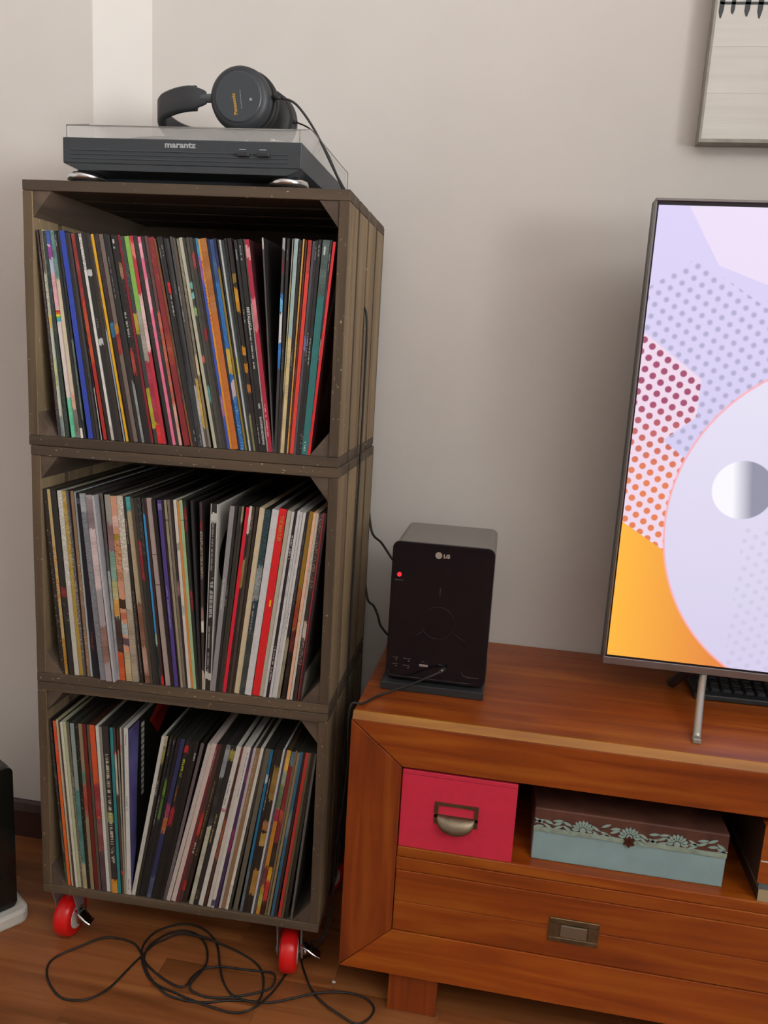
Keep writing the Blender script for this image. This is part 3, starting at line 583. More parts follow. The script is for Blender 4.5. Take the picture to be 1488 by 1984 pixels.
def hexmul(h, k): return tuple(min(1, c*k) for c in (int(h[i:i+2], 16)/255 for i in (0, 2, 4)))
def blend(a, b, f):
    a, b = [tuple(int(h[i:i+2], 16)/255 for i in (0, 2, 4)) if isinstance(h, str) else h for h in (a, b)]
    return tuple(x+(y-x)*f for x, y in zip(a, b))
def sleeve(x_t, x_b, t, base, pats, fl, k, seed):
    rnd = random.Random(seed); Hh = rnd.uniform(.3115, .3145); Dd = .312
    ys = .0035+rnd.uniform(0, .0025) - (.009 if 'p' in fl else 0)
    bm = bmesh.new(); cl = bm.loops.layers.float_color.new('Col')
    fancy = bool(pats)
    if fancy: zs = [i/210 for i in range(211)]
    else:
        zs = sorted({0., 1.} | {p[1] for p in pats} | {p[2] for p in pats})
    zs = sorted(set(zs) | {round(p[1], 4) for p in pats if p[0] == 'c'} | {round(p[2], 4) for p in pats if p[0] == 'c'})
    cols_ = [0, .25, .5, .75, 1] if fancy else [0, 1]
    gr = [[bm.verts.new((u*t, 0, Hh*(1-v))) for u in cols_] for v in zs]
    def put(f, c):
        c4 = (*lin(c), 1)
        for lp in f.loops: lp[cl] = c4
    jit = [[rnd.uniform(-1, 1)*min(.012, .14*(p[2]-p[1])) for _ in range(4)] for p in pats]; rj = []
    for i in range(len(zs)): rj.append(rnd.uniform(-.05, .05)+.06*math.sin(i*.21+seed))
    for i in range(len(zs)-1):
        vm = (zs[i]+zs[i+1])/2; c = base
        for kd, a, b, cc, *dn in pats:
            if kd == 'c' and a <= vm < b: c = cc
        on = {}
        for kd, a, b, cc, *dn in pats:
            if kd in 'dw' and a <= vm < b:
                on[kd] = (blend(c, cc, .85), rnd.random() < .72)
        for j in range(len(cols_)-1):
            c = base
            for q_, (kd, a, b, cc, *dn) in enumerate(pats):
                jt = jit[q_][j]
                if kd == 'c' and (a+jt if a > .001 else a) <= vm < (b+jt if b < .999 else b): c = blend(cc, 'ffffff' if rj[i] > 0 else '000000', abs(rj[i]))
            f = bm.faces.new((gr[i][j], gr[i+1][j], gr[i+1][j+1], gr[i][j+1])); c2 = c
            for kd, a, b, cc, *dn in pats:
                if kd == 's' and a <= vm < b and rnd.random() < dn[0]: c2 = blend(c, cc, rnd.uniform(.25, .8))
            if 'd' in on and on['d'][1] and j == 1: c2 = on['d'][0]
            if 'w' in on and on['w'][1] and j in (1, 2) and rnd.random() < .85: c2 = on['w'][0]
            put(f, c2)
    Lb = gr[-1]; Lt = gr[0]
    bk = [bm.verts.new(v) for v in ((0, Dd, Hh), (t, Dd, Hh), (t, Dd, 0), (0, Dd, 0))]
    lum = sum(int(base[i:i+2], 16) for i in (0, 2, 4))/765
    sidec = hexmul(base, .9) if lum > .62 else blend('221e1c', base, .22)
    put(bm.faces.new([r[0] for r in gr][::-1] + [bk[0], bk[3]][::1] if False else [bk[0], bk[3]] + [r[0] for r in gr][::-1]), sidec)
    put(bm.faces.new([r[-1] for r in gr] + [bk[2], bk[1]]), sidec)
    put(bm.faces.new(Lt[::-1] + [bk[0], bk[1]]), sidec if lum > .4 else '26241f')
    put(bm.faces.new(Lb + [bk[2], bk[3]]), sidec)
    put(bm.faces.new([bk[1], bk[2], bk[3], bk[0]]), sidec)
    th = math.asin(max(-.3, min(.3, (x_t-x_b)/Hh)))
    zb = Z0+k*H+T_+.0004+max(0, t*math.sin(th))
    o = obj('record_sleeve', bm, PLAST if 'g' in fl else CARD, loc=TW(x_b, ys, zb), rot=(0, th, PHI))
    return o, t, Hh
CN = {2: 'top', 1: 'middle', 0: 'bottom'}
def card(n): return ['first','second','third','fourth','fifth','sixth','seventh','eighth','ninth','tenth','eleventh','twelfth'][n-1]
for k, L_ in ((2, TOP), (1, MID), (0, BOT)):
    descs = [r[3] for r in L_]; anchor, na = None, 0
    for i, (xt, xb, t, desc, base, pats, fl) in enumerate(L_):
        xt, xb = xt/1000, xb/1000; t = min(t/1000, .0125); t = max(t-.0002, .0012)
        xt = max(xt, T_+.0008); xt = min(xt, W_-T_-t-.0006); xb = min(xb, W_-T_-.030-t-.0008)
        o, t, Hh = sleeve(xt, xb, t, base, pats, fl, k, 1000*k+i)
        if descs.count(desc) == 1:
            lab = '%s record sleeve in the %s crate' % (desc, CN[k]); anchor, na = desc, 0
        else:
            na += 1; lab = '%s record sleeve, %s right of the %s one, %s crate' % (desc, card(na) if na > 1 else 'just', anchor, CN[k])
            lab = lab.replace(', just right', ' just right')
        tag(o, lab, 'record', 'records in the %s crate' % CN[k])
        if 'T' in fl:
            lettering('lettering', 'METALLICA', t*.85, TWHITE, o, (t*.5, -.0004, Hh*.69), FLATX, bold=.0001, xs=1.1)
            lettering('lettering', 'S&M', t*.6, TWHITE, o, (t*.5, -.0004, Hh*.235), FLATX, bold=.0001)
            lettering('lettering', 'BLACKENED RECORDINGS', t*.62, TWHITE, o, (t*.5, -.0004, Hh*.17), FLATX, bold=.0001, xs=.8)
        if 'R' in fl:
            lettering('lettering', 'THE BEATLES', t*.62, TGOLD, o, (t*.5, -.0004, Hh*.965), FLATX, bold=.0001, xs=.95)
            lettering('numeral', '1', t*1.15, TYEL, o, (t*.35, -.0004, Hh*.505), FRONT, bold=.0006)
        if 'B' in fl:
            for ex in (0, t):
                bm = bmesh.new(); box(bm, max(ex-.0006, -.0003), min(ex+.0006, t+.0003), -.0008, .0, 0, Hh); obj('white_edge', bm, TWHITE, o)
            bm = bmesh.new(); box(bm, t+.0001, t+.0003, .0005, .31, .001, Hh-.001); obj('cover', bm, mat('cover_white', 'c8c4bc', .5), o)
            bm = bmesh.new()
            for cy2, cz2, r2 in ((.12, .215, .105), (.10, .03, .075)):
                pts = [(cy2+r2*math.cos(a), cz2+r2*.62*math.sin(a)) for a in (2*math.pi*q/40 for q in range(40))]
                pts = [(max(.001, min(.309, a)), max(.002, min(Hh-.002, b))) for a, b in pts]
                prism(bm, pts, 'x', t+.0004, t+.0007)
            obj('cover_artwork', bm, mat('cover_black', '121210', .5), o)
        if 'V' in fl:
            bm = bmesh.new(); box(bm, t+.0001, t+.0004, .0005, .31, .001, Hh-.001); obj('cover', bm, mat('cover_dark', '14140f', .5), o)
            bm = bmesh.new(); prism(bm, [(.001, .01), (.022, .08), (.03, .2), (.042, Hh-.004), (.001, Hh-.004)], 'x', t+.0005, t+.0007); obj('cover_artwork', bm, mat('cover_violet', '5c5890', .5, noise=.5, nscale=14), o)
            bm = bmesh.new(); prism(bm, [(.085, .29), (.12, .25), (.155, .27), (.24, .306), (.12, .306)], 'x', t+.0005, t+.0007); obj('cover_artwork', bm, mat('cover_red', '9c2420', .5), o)
            bm = bmesh.new()
            for q in range(13): box(bm, t+.0008, t+.001, .05-q*.0004, .062-q*.0006, Hh-.022-q*.0105, Hh-.014-q*.0105)
            obj('cover_lettering', bm, TWHITE, o)
# ------------------------------------------------------------------ turntable (tower frame)
ZT = Z0+3*H-.0006
tt = thing('turntable', 'black turntable with a clear dust cover on top of the crates', 'turntable', TW(.0625, .004, ZT), PHI)
TWd, TDp = .362, .352
zb, zt = .0255, .0612
bm = bmesh.new()
box(bm, 0, TWd, 0, TDp, zb, zt, bev=.0015)
prism(bm, [(.0, zb), (TWd, zb), (TWd-.022, .0165), (.022, .0165)], 'y', .0012, TDp-.012)
prism(bm, [(.022, .0165), (TWd-.022, .0165), (TWd-.03, .009), (.03, .009)], 'y', .062, TDp-.02)
obj('plinth', bm, TTB, tt)
bm = bmesh.new()
for q, (za, zc2) in enumerate(((.038, .0392), (.0435, .0447), (.0320, .0332))):
    box(bm, .012, TWd-.02, -.0012, .0004, za, zc2)
obj('front_ridge', bm, mat('ridge_grey', '3e444a', .4), tt)
bm = bmesh.new()
for x in (.268, .298): box(bm, x, x+.017, -.005, .0004, .0395, .0425, bev=.0006); box(bm, x+.001, x+.016, -.007, -.001, .0365, .0395)
for i, x in enumerate((.268, .298)):
    b2 = bmesh.new(); box(b2, x, x+.018, -.006, .0002, .0395, .0455, bev=.0012); obj('button', b2, BLACKP, tt)
bm.free()
bm = bmesh.new()
for x in (.268, .298): box(bm, x+.002, x+.012, -.0004, .0002, .0495, .0503)
obj('button_marking', bm, TWHITE, tt)
lettering('badge', 'marantz', .0115, mat('badge_silver', 'b0b4b8', .35, metal=.4), tt, (.158, -.0002, .0535), FRONT, depth=.0004, bold=.00035, xs=1.24)
for i, (x, y) in enumerate(((.022, .031), (.336, .031), (.035, .29), (.32, .29))):
    bm = bmesh.new(); lathe(bm, [(.024, .0035), (.0285, .005), (.0295, .009), (.0285, .0135), (.024, .0155), (.015, .017), (.012, .026)], (x, y, 0), 'z', 40)
    f = obj('foot', bm, mat('foot_silver', 'd8d8d8', .18, metal=1) if i == 0 else bpy.data.materials['foot_silver'], tt)
    bm = bmesh.new(); cyl(bm, (x, y, 0.0), (x, y, .0036), .023, n=32); obj('rubber_pad', bm, RUBBER, f)
bm = bmesh.new(); lathe(bm, [(.14, zt+.001), (.15, zt+.003), (.15, zt+.012), (.142, zt+.014), (.01, zt+.014)], (.155, .18, 0), 'z', 56); obj('platter', bm, mat('platter_grey', '4c4e50', .4, metal=.5), tt)
bm = bmesh.new(); cyl(bm, (.325, .27, zt), (.325, .27, zt+.022), .012); tube(bm, catmull([(.325, .29, zt+.018), (.325, .2, zt+.019), (.318, .1, zt+.018), (.3, .06, zt+.016)], 6), .0032); obj('tonearm', bm, SILVER, tt)
ACR = mat('clear_acrylic', 'd8d6d2', .06); ACR.node_tree.nodes['Principled BSDF'].inputs['Alpha'].default_value = .26
bm = bmesh.new()
prof = [(.004, zt+.0008), (.004, .0785), (.07, .0965), (TDp+.012, .0965), (TDp+.012, zt+.0008)]
inn = [(.0065, zt+.0008), (.0065, .0765), (.0705, .094), (TDp+.0095, .094), (TDp+.0095, zt+.0008)]
x0, x1 = .0045, TWd-.0045
def ring(P, x): return [bm.verts.new((x, a, b)) for a, b in P]
oL, oR, iL, iR = ring(prof, x0), ring(prof, x1), ring(inn, x0+.0025), ring(inn, x1-.0025)
for A, B in ((oL, oR), (iL, iR)):
    for i in range(4): bm.faces.new((A[i], A[i+1], B[i+1], B[i]))
bm.faces.new(oL); bm.faces.new(oR[::-1]); bm.faces.new(iL[::-1]); bm.faces.new(iR)
for a, b in (((oL[0], oR[0]), (iL[0], iR[0])), ((oR[0], oR[4]), (iR[0], iR[4])), ((oR[4], oL[4]), (iR[4], iL[4])), ((oL[4], oL[0]), (iL[4], iL[0]))):
    bm.faces.new((a[0], a[1], b[1], b[0]))
dc = obj('dust_cover', bm, ACR, tt)
bm = bmesh.new()
for pts in ([(x0, .004, .0785), (x1, .004, .0785)], [(x0, .004, zt+.001), (x0, .004, .0785), (x0, .07, .0965)], [(x1, .004, zt+.001), (x1, .004, .0785), (x1, .07, .0965), (x1, TDp+.012, .0965), (x1, TDp+.012, zt+.001)]):
    tube(bm, [Vector(p) for p in pts], .0009, n=6)
EDG = mat('acrylic_edge', '8c8a86', .2); EDG.node_tree.nodes['Principled BSDF'].inputs['Alpha'].default_value = .6
obj('cover_edge', bm, EDG, dc)
bm = bmesh.new()
for x in (.05, .31): box(bm, x-.015, x+.015, TDp-.004, TDp+.008, zt-.02, zt)
obj('hinge', bm, BLACKP, tt)
# ------------------------------------------------------------------ headphones lying on the dust cover
ZL = ZT+.0968
hp = thing('headphones', 'black over-ear headphones lying on the turntable lid', 'headphones', TW(.300, .115, ZL), PHI)
def cup(y0, y1, x, z, front):
    bm = bmesh.new(); s = -1 if front else 1; ym = (y0+y1)/2; d = (y1-y0)/2
    prof = [(.030, -s*-d*1.0), (.040, s*d*.96), (.0455, s*d*.75), (.0475, s*d*.3), (.0475, -s*d*.1), (.043, -s*d*.35)]
    prof[0] = (.030, s*d)
    lathe(bm, prof, (x, ym, z), 'y', 56); return bm
cupm = HPB
c1 = obj('ear_cup', cup(-.022, .018, 0, .0485, True), cupm, hp)
bm = bmesh.new(); lathe(bm, [(.0345, -.0235), (.0365, -.0225), (.0375, -.0205)], (0, 0, .0485), 'y', 56); obj('cup_plate', bm, mat('cup_plate_grey', '3a3f44', .35), c1)
bm = bmesh.new(); cyl(bm, (.020, -.0236, .0445), (.020, -.0245, .0445), .0022, n=16); obj('cup_marking', bm, mat('marking_grey', '8c9094', .5), c1)
RB = FRONT @ Matrix.Rotation(math.radians(100), 3, 'Z')
lettering('lettering', 'Panasonic', .0078, TGOLD, c1, (-.0025, -.0237, .0225), RB, bold=.0002, depth=.0003)
bm = bmesh.new()
for q in range(9): box(bm, .0022+q*.0004, .0034+q*.0004, -.0239, -.0234, .0555-q*.003, .0573-q*.003)
obj('cup_marking', bm, bpy.data.materials['marking_grey'], c1)
bm = bmesh.new(); lathe(bm, [(.046, .004), (.0485, .010), (.0485, .02), (.044, .028), (.026, .028)], (.004, 0, .0485), 'y', 48); obj('ear_pad', bm, RUBBER, c1)
c2 = obj('ear_cup', cup(.082, .122, .012, .046, False), cupm, hp)
bm = bmesh.new(); lathe(bm, [(.026, .072), (.040, .072), (.0455, .078), (.0455, .09), (.043, .096)], (.012, 0, .046), 'y', 48); obj('ear_pad', bm, RUBBER, c2)
bm = bmesh.new(); pts = catmull([(-.044, -.010, .049), (-.054, -.010, .049), (-.064, -.008, .05)], 4); tube(bm, pts, .0065, n=12); obj('slider', bm, mat('slider_grey', '50565a', .3, metal=.3), hp)
bm = bmesh.new()
band = catmull([(-.056, -.010, .050), (-.085, -.010, .049), (-.112, -.003, .046), (-.138, .012, .040), (-.149, .04, .033), (-.144, .07, .024), (-.124, .094, .019), (-.09, .108, .020), (-.05, .110, .024), (-.03, .108, .03)], 8)
tube(bm, band, 0, flat=(lambda t: .009+.0085*min(1, t*11)*(1 if t < .5 else max(.25, 1-(t-.5)*1.5)), .0042)); obj('headband', bm, HPB, hp)
bm = bmesh.new(); sub = band[5:34]; tube(bm, [p+Vector((.001, .004, 0)) for p in sub], 0, flat=(lambda t: .0182-.004*max(0, t-.6), .0046)); obj('headband_pad', bm, RUBBER, hp)
bm = bmesh.new()
for (a, b) in (((.044, -.002, .055), (.062, -.004, .053)), ((.050, .098, .046), (.062, .094, .044))): cyl(bm, a, b, .0035, .0028, n=12)
obj('cable_relief', bm, RUBBER, hp)
# ------------------------------------------------------------------ television cabinet
YC = .0036; XC, XE = .5415, 2.27; ZB, ZC_ = .0872, .5445; YB = .398
cab = thing('television_cabinet', 'varnished orange-brown wooden television cabinet beside the crate tower', 'cabinet', (0, 0, 0))
bm = bmesh.new()
prism(bm, [(YC+.0115, .5175), (YB, .5175), (YB, ZC_), (YC+.0115, ZC_)], 'x', XC+.002, XE-.002); obj('top', bm, CAB_X, cab)
SX0, SX1 = .6262, XE-.085
bm = bmesh.new()      # top rail with the chamfered edge
chn = [(YC, .5335), (YC+.0085, ZC_), (YC+.011, ZC_), (YC+.011, .5335)]
prism(bm, chn, 'x', XC+.001, XE-.001); obj('edge_moulding', bm, wood('golden_wood_edge', '8a5208', 'a86c14', 'c08a2c', 'x', rough=.5, per_piece=.1, scale=.9), cab)  # lighter, more golden tone than the other cabinet wood
def rail(name, poly, y0, y1, m):
    bm = bmesh.new(); prism(bm, poly, 'y', y0, y1); return obj(name, bm, m, cab, bevel=.0012)
rail('rail', [(XC, .5330), (SX0+.001, .4632), (SX1-.001, .4632), (XE, .5330)], YC, YC+.011, CAB_X)
rail('stile', [(XC-.0006, ZB+.001), (XC-.0006, .5322), (SX0, .4625), (SX0, .1712)], YC, YC+.011, CAB_Z)
rail('stile', [(XE, ZB+.001), (XE, .5322), (SX1, .4625), (SX1, .1712)], YC, YC+.011, CAB_Z)
rail('rail', [(XC, ZB), (SX0+.0003, .1705), (SX1-.0003, .1705), (XE, ZB)], YC, YC+.011, CAB_X)
SHADE_WOOD = mat('shade_darkened_wood', '3c2212', .6, noise=.2, nscale=20)  # shadow inside the cabinet put into the wood colour
def cb(name, x0, x1, y0, y1, z0, z1, m, bev=.0012):
    bm = bmesh.new(); box(bm, x0, x1, y0, y1, z0, z1); return obj(name, bm, m, cab, bevel=bev)
cb('side_panel', XC, XC+.02, YC+.0115, YB, ZB, .517, CAB_Z); cb('side_panel', XE-.02, XE, YC+.0115, YB, ZB, .517, CAB_Z)
cb('back_panel', XC+.021, XE-.021, YB-.008, YB, ZB+.001, .517, SHADE_WOOD)
cb('bottom_panel', XC+.021, XE-.021, YC+.022, YB-.009, ZB+.001, ZB+.02, CAB_X)
cb('shelf', SX0+.0005, SX1-.0005, YC+.002, YB-.009, .305, .3235, CAB_X, .002)
cb('rail', SX0+.0005, SX1-.0005, YC+.0012, YC+.02, .2825, .3045, CAB_X)
cb('partition', 1.215, 1.235, YC+.010, YB-.009, .3238, .517, SHADE_WOOD)
for (xa, xb, hx) in ((SX0+.0012, 1.2145, .9153), (1.2175, SX1-.0012, 1.55)):
    bm = bmesh.new()
    box(bm, xa, xb, YC+.0008, YC+.02, .2262, .2815); box(bm, xa, xb, YC+.0008, YC+.02, .1722, .2256)
    d = obj('drawer', bm, CAB_X, cab, bevel=.0012)
    x0, x1, z0, z1 = hx-.0385, hx+.0385, .2015, .2435
    bm = bmesh.new(); box(bm, x0, x1, YC-.002, YC+.0009, z0, z0+.0085, bev=.0008, seg=1); box(bm, x0, x1, YC-.002, YC+.0009, z1-.0085, z1, bev=.0008, seg=1)
    box(bm, x0, x0+.016, YC-.002, YC+.0009, z0+.0085, z1-.0085); box(bm, x1-.016, x1, YC-.002, YC+.0009, z0+.0085, z1-.0085)
    box(bm, x0+.016, x1-.016, YC-.0004, YC+.0009, z0+.0085, z1-.0085)
    h = obj('handle', bm, BRASS, d)
    bm = bmesh.new(); box(bm, x0+.018, x1-.018, YC-.0035, YC-.0006, z0+.0105, z1-.0105, bev=.0012); obj('pull', bm, mat('dull_pewter', '8a7f6c', .4, metal=.7) if 'dull_pewter' not in bpy.data.materials else bpy.data.materials['dull_pewter'], h)
for x in (.6245, 1.36, XE-.17):
    for y in (.022, .31):
        bm = bmesh.new(); box(bm, x, x+.083, YC+y, YC+y+.06, 0, ZB-.0004); obj('leg', bm, CAB_Z, cab, bevel=.0015)
# things in the cabinet's open shelf
ZS = .3238
rb = thing('storage_box', 'red cardboard box with a brass label holder in the cabinet', 'box', (.6275, YC+.003, ZS))
REDC = mat('red_card', 'd42a48', .6, noise=.05, nscale=60)
bm = bmesh.new(); box(bm, 0, .1815, 0, .26, 0, .1345, bev=.001, seg=1); obj('body', bm, REDC, rb)
bm = bmesh.new(); box(bm, .0005, .181, -.0006, .0, .128, .1282); obj('lid_seam', bm, mat('dark_red_card', '8c1c34', .6), rb)
hx0, hx1, hz0, hz1 = .055, .124, .044, .087
bm = bmesh.new()
for b in ((hx0, hx1, hz1-.005, hz1), (hx0, hx0+.006, .05, hz1-.005), (hx1-.006, hx1, .05, hz1-.005), (hx0, hx1, .061, .066)): box(bm, b[0], b[1], -.0022, 0, b[2], b[3])
lh = obj('label_holder', bm, BRASS, rb)
bm = bmesh.new(); lathe(bm, [(.003, .0), (.0045, .001), (.0045, .0025), (.002, .004)], (0, 0, 0), 'y', 12); bm.free()
bm = bmesh.new(); n = 20                # cup pull: a quarter dome open below
rows = []
for i in range(n+1):
    a = math.pi*i/n; sa = max(.02, math.sin(a))**.7
    rows.append([bm.verts.new((.0895-.030*math.cos(a), -.002-.017*sa*math.sin(s_*math.pi/2), .0655-.0225*sa*(1-math.cos(s_*math.pi/2)))) for s_ in (0, .2, .4, .6, .8, 1)])
for A, B in zip(rows, rows[1:]):
    for j in range(5): bm.faces.new((A[j], A[j+1], B[j+1], B[j])).smooth = True
so = obj('cup_pull', bm, mat('pewter_pull', '857864', .38, metal=.75, noise=.2, nscale=80), lh)
sm = so.modifiers.new('solid', 'SOLIDIFY'); sm.thickness = .0015
tb = thing('jewellery_box', 'pale blue wooden box with a carved lace-like rim in the cabinet', 'box', (.8395, .0275, ZS))
BLUE = mat('chalky_blue_paint', '8aa6a8', .7, noise=.08, nscale=25); LIDM = mat('brown_lid_wood', '58362a', .55, noise=.4, nscale=30)
bm = bmesh.new(); box(bm, 0, .291, 0, .2, .0, .0545, bev=.002); obj('body', bm, BLUE, tb)
bm = bmesh.new(); box(bm, -.001, .292, -.001, .201, .055, .0905, bev=.0025); obj('lid', bm, LIDM, tb)
bm = bmesh.new(); rnd = random.Random(3)
def petal(cx, cz, a, l, wd, y=-.001, r0=0.0):
    cx += r0*math.cos(a); cz += r0*math.sin(a)
    pts = [(cx+math.cos(a)*t*l-math.sin(a)*s*wd*math.sin(math.pi*min(1, t*.98+.01)), cz+math.sin(a)*t*l+math.cos(a)*s*wd*math.sin(math.pi*min(1, t*.98+.01))) for s, ts in ((1, (0, .3, .6, .9, 1)), (-1, (.9, .6, .3))) for t in ts]
    prism(bm, pts, 'y', y-.0014, y)
for fx in (.075, .146, .217):
    for q in range(9):
        a = math.radians(0+180*q/8); petal(fx, .0625, a, .0115, .0030, r0=.0055)
for fx in (.075, .146, .217): prism(bm, [(fx+.0045*math.cos(q*math.pi/8), .0625+.0045*math.sin(q*math.pi/8)) for q in range(16)], 'y', -.0026, -.0010)
for x in [i*.0145+.006 for i in range(20)]:
    if min(abs(x-f_) for f_ in (.075, .146, .217)) > .016:
        for q in range(3): petal(x-.006+rnd.uniform(-.001, .001), .058+q*.007+rnd.uniform(-.001, .001), math.radians(rnd.choice((25, -20, 10, -30))), .016, .0022)
bm2 = bmesh.new()
obj('carved_rim', bm, mat('pale_blue_lace', '8fa8a0', .7), tb)
box(bm2, 0, .291, -.0018, -.0010, .051, .0585); obj('rim_band', bm2, mat('worn_blue_band', '8c9c8c', .7, noise=.3, nscale=60), tb)
bm = bmesh.new(); prism(bm, [(.146+.010*math.cos(a)*(1 if i % 2 else .65), .0555+.010*math.sin(a)*(1 if i % 2 else .65)) for i, a in enumerate(2*math.pi*q/12 for q in range(12))], 'y', -.0042, -.0026); obj('keyhole_plate', bm, mat('dark_copper', '5a3426', .4, metal=.6), tb)
bm = bmesh.new(); cyl(bm, (.146, -.0042, .0565), (.146, -.0048, .0565), .002, n=12); obj('keyhole', bm, RUBBER, tb)
ob = thing('wooden_box', 'small brown wooden box with a white and black strip at right of the shelf', 'box', (1.1725, YC+.004, ZS))
bm = bmesh.new(); box(bm, .004, .04, 0, .2, .0, .02); bm.faces.ensure_lookup_table(); bm.faces[5].material_index = 1; obj('base', bm, [mat('cream_wood', 'a89878', .6), SHADE_WOOD], ob)  # left face coloured dark to stand for its shade
bm = bmesh.new(); box(bm, .003, .04, .0, .2, .0205, .030, 0); obj('strip', bm, mat('grey_strip', '5c6464', .5), ob)
bm = bmesh.new(); box(bm, .0, .04, .0, .2, .0305, .125); bm.faces.ensure_lookup_table(); bm.faces[5].material_index = 1; obj('body', bm, [CAB_X, SHADE_WOOD], ob)  # left face: shade painted with the darkened wood
bm = bmesh.new(); box(bm, .001, .04, -.0012, .0, .066, .0675); obj('white_line', bm, TWHITE, ob)
# ------------------------------------------------------------------ television
YT = .199
tv = thing('television', 'large flat television with a colourful picture on the cabinet', 'television', (0, 0, 0))
XL, XR, ZL0, ZT0 = .9355, 2.2395, .6045, 1.3575
bm = bmesh.new(); box(bm, XL, XR, YT, YT+.03, ZL0, ZT0, bev=.002); obj('back', bm, BLACKP, tv)
bm = bmesh.new()
for b in ((XL, XR, ZT0-.004, ZT0), (XL, XR, ZL0, ZL0+.0125), (XL, XL+.0035, ZL0+.0125, ZT0-.004), (XR-.0035, XR, ZL0+.0125, ZT0-.004)): box(bm, b[0], b[1], YT-.010, YT+.002, b[2], b[3], bev=.0008, seg=1)
obj('frame', bm, mat('frame_grey', '8c8686', .3, metal=.8), tv)
bm = bmesh.new(); box(bm, XL+.0036, XR-.0036, YT-.0075, YT-.0005, ZL0+.0127, ZT0-.0042); obj('screen_border', bm, mat('screen_black', '1c1620', .2), tv)
SXL, SXR, SZB, SZT = .9415, 2.2335, .6205, 1.3475
m, nt, p = newmat('screen_picture'); L = nt.links.new
tc = nt.nodes.new('ShaderNodeTexCoord'); sep = nt.nodes.new('ShaderNodeSeparateXYZ'); L(tc.outputs['Object'], sep.inputs[0])
X_, Z_ = E(nt, sep.outputs[0]), E(nt, sep.outputs[2])
ax, az, bx, bz = .0130, -.0098, -.0036, -.0178
det = ax*bz-az*bx
fi = (X_*(bz/det)-Z_*(bx/det)).op('FRACT')-.5; fj = (Z_*(ax/det)-X_*(az/det)).op('FRACT')-.5
dx = fi*ax+fj*bx; dz = fi*az+fj*bz; dd = (dx*dx+dz*dz).op('SQRT')
dot = dd.lt(.0052, .0016); dots = ((dx+.0016)*(dx+.0016)+(dz-.001)*(dz-.001)).op('SQRT').lt(.0040, .003)
def line(x0, z0, x1, z1):    # > 0 below the line
    return (X_-x0)*(z1-z0)-(Z_-z0)*(x1-x0)
def lint(c): return lin(c)
gx = ((X_-.94)*(1/.35)).op('ADD', 0., clamp=True); gz = ((Z_-.62)*(1/.73)).op('ADD', 0., clamp=True)
base = emix(nt, gz, lint('c8c4e4'), lint('d2c8ec'))
top_pink = line(.99, 1.36, 1.045, 1.275)*-1.0; tp2 = line(1.045, 1.275, 1.30, 1.20)
base = emix(nt, line(.985, 1.35, 1.04, 1.262).op('LESS_THAN', 0.0)*(line(1.04, 1.262, 1.3, 1.17).op('LESS_THAN', 0.0)), base, lint('e2d4ec'))
in_dots = line(.94, 1.225, 1.0069, 1.272).op('GREATER_THAN', 0.)*line(1.0069, 1.272, 1.16, 1.175).op('GREATER_THAN', 0.)
base = emix(nt, in_dots*dots*.75, base, lint('9c98b8'))
# pink perforated area at left
pinkA = line(.93, 1.165, 1.035, 1.09).op('GREATER_THAN', 0.)*X_.lt(1.036)*line(.99, .99, 1.036, 1.03).op('LESS_THAN', 0.)
pinkB = line(.93, 1.02, .99, .99).op('GREATER_THAN', 0.)*line(.99, .99, 1.05, .945).op('GREATER_THAN', 0.)
pk = pinkA.op('MAXIMUM', pinkB)*X_.lt(1.05)
base = emix(nt, pk, base, lint('e6cfe2'))
dotc = emix(nt, Z_.lt(.99, .12), lint('9c4468'), lint('dd7a50'))
base = emix(nt, pk*dot, base, dotc)
orr = emix(nt, gx*1.6, lint('f7b23c'), lint('d8743c'))
base = emix(nt, line(.9406, .8523, 1.0154, .8072).op('GREATER_THAN', 0.), base, orr)
# big pale disc with a fine pink rim
ex = (X_-1.262)*(1/.252); ez = (Z_-.858)*(1/.272); er = (ex*ex+ez*ez).op('SQRT')
base = emix(nt, er.lt(1.012, .012), base, lint('f0a8b0'))
disc = emix(nt, gz, lint('cfc8e4'), lint('e4e0ee'))
discd = X_.op('GREATER_THAN', 1.13)*Z_.lt(.86)*dots*.22
disc = emix(nt, discd, disc, lint('9c9cb8'))
base = emix(nt, er.lt(1.0, .008), base, disc)
sr = (((X_-1.121)*(X_-1.121)+(Z_-.9194)*(Z_-.9194)).op('SQRT'))
sph = emix(nt, ((X_-1.105)*(1/.03)+(Z_-.92)*4.0).op('ADD', 0., clamp=True), lint('f0eef6'), lint('8c8ca0'))
base = emix(nt, sr.lt(.047, .002), base, sph)
p.inputs['Base Color'].default_value = (.02, .02, .02, 1); p.inputs['Roughness'].default_value = .35
L(base, p.inputs['Emission Color']); p.inputs['Emission Strength'].default_value = 1.08
bm = bmesh.new(); box(bm, SXL, SXR, YT-.0082, YT-.0076, SZB, SZT); obj('screen', bm, m, tv)
FOOTM = mat('foot_grey_metal', 'a8a69c', .35, metal=.5)
for xf in (1.10, 2.05):
    s = 1 if xf < 1.5 else -1
    bm = bmesh.new(); tube(bm, catmull([(xf+s*.006, YT+.012, ZL0+.002), (xf-s*.006, YT-.035, .588), (xf-s*.030, .054, .5505)], 5), .0062, n=14)
    box(bm, xf-s*.030-.006, xf-s*.030+.006, .048, .060, .5448, .552, bev=.001); obj('leg', bm, FOOTM, tv)
    bm = bmesh.new(); tube(bm, catmull([(xf+s*.0, YT+.02, ZL0+.002), (xf-s*.014, YT+.045, .585), (xf-s*.032, .272, .551)], 5), .0085, n=12); obj('leg', bm, mat('leg_dark', '2a2426', .4) if s == 1 else bpy.data.materials['leg_dark'], tv)
kb = thing('keyboard', 'black computer keyboard lying behind the television', 'keyboard', (1.0996, .226, .5448), math.radians(1.5))
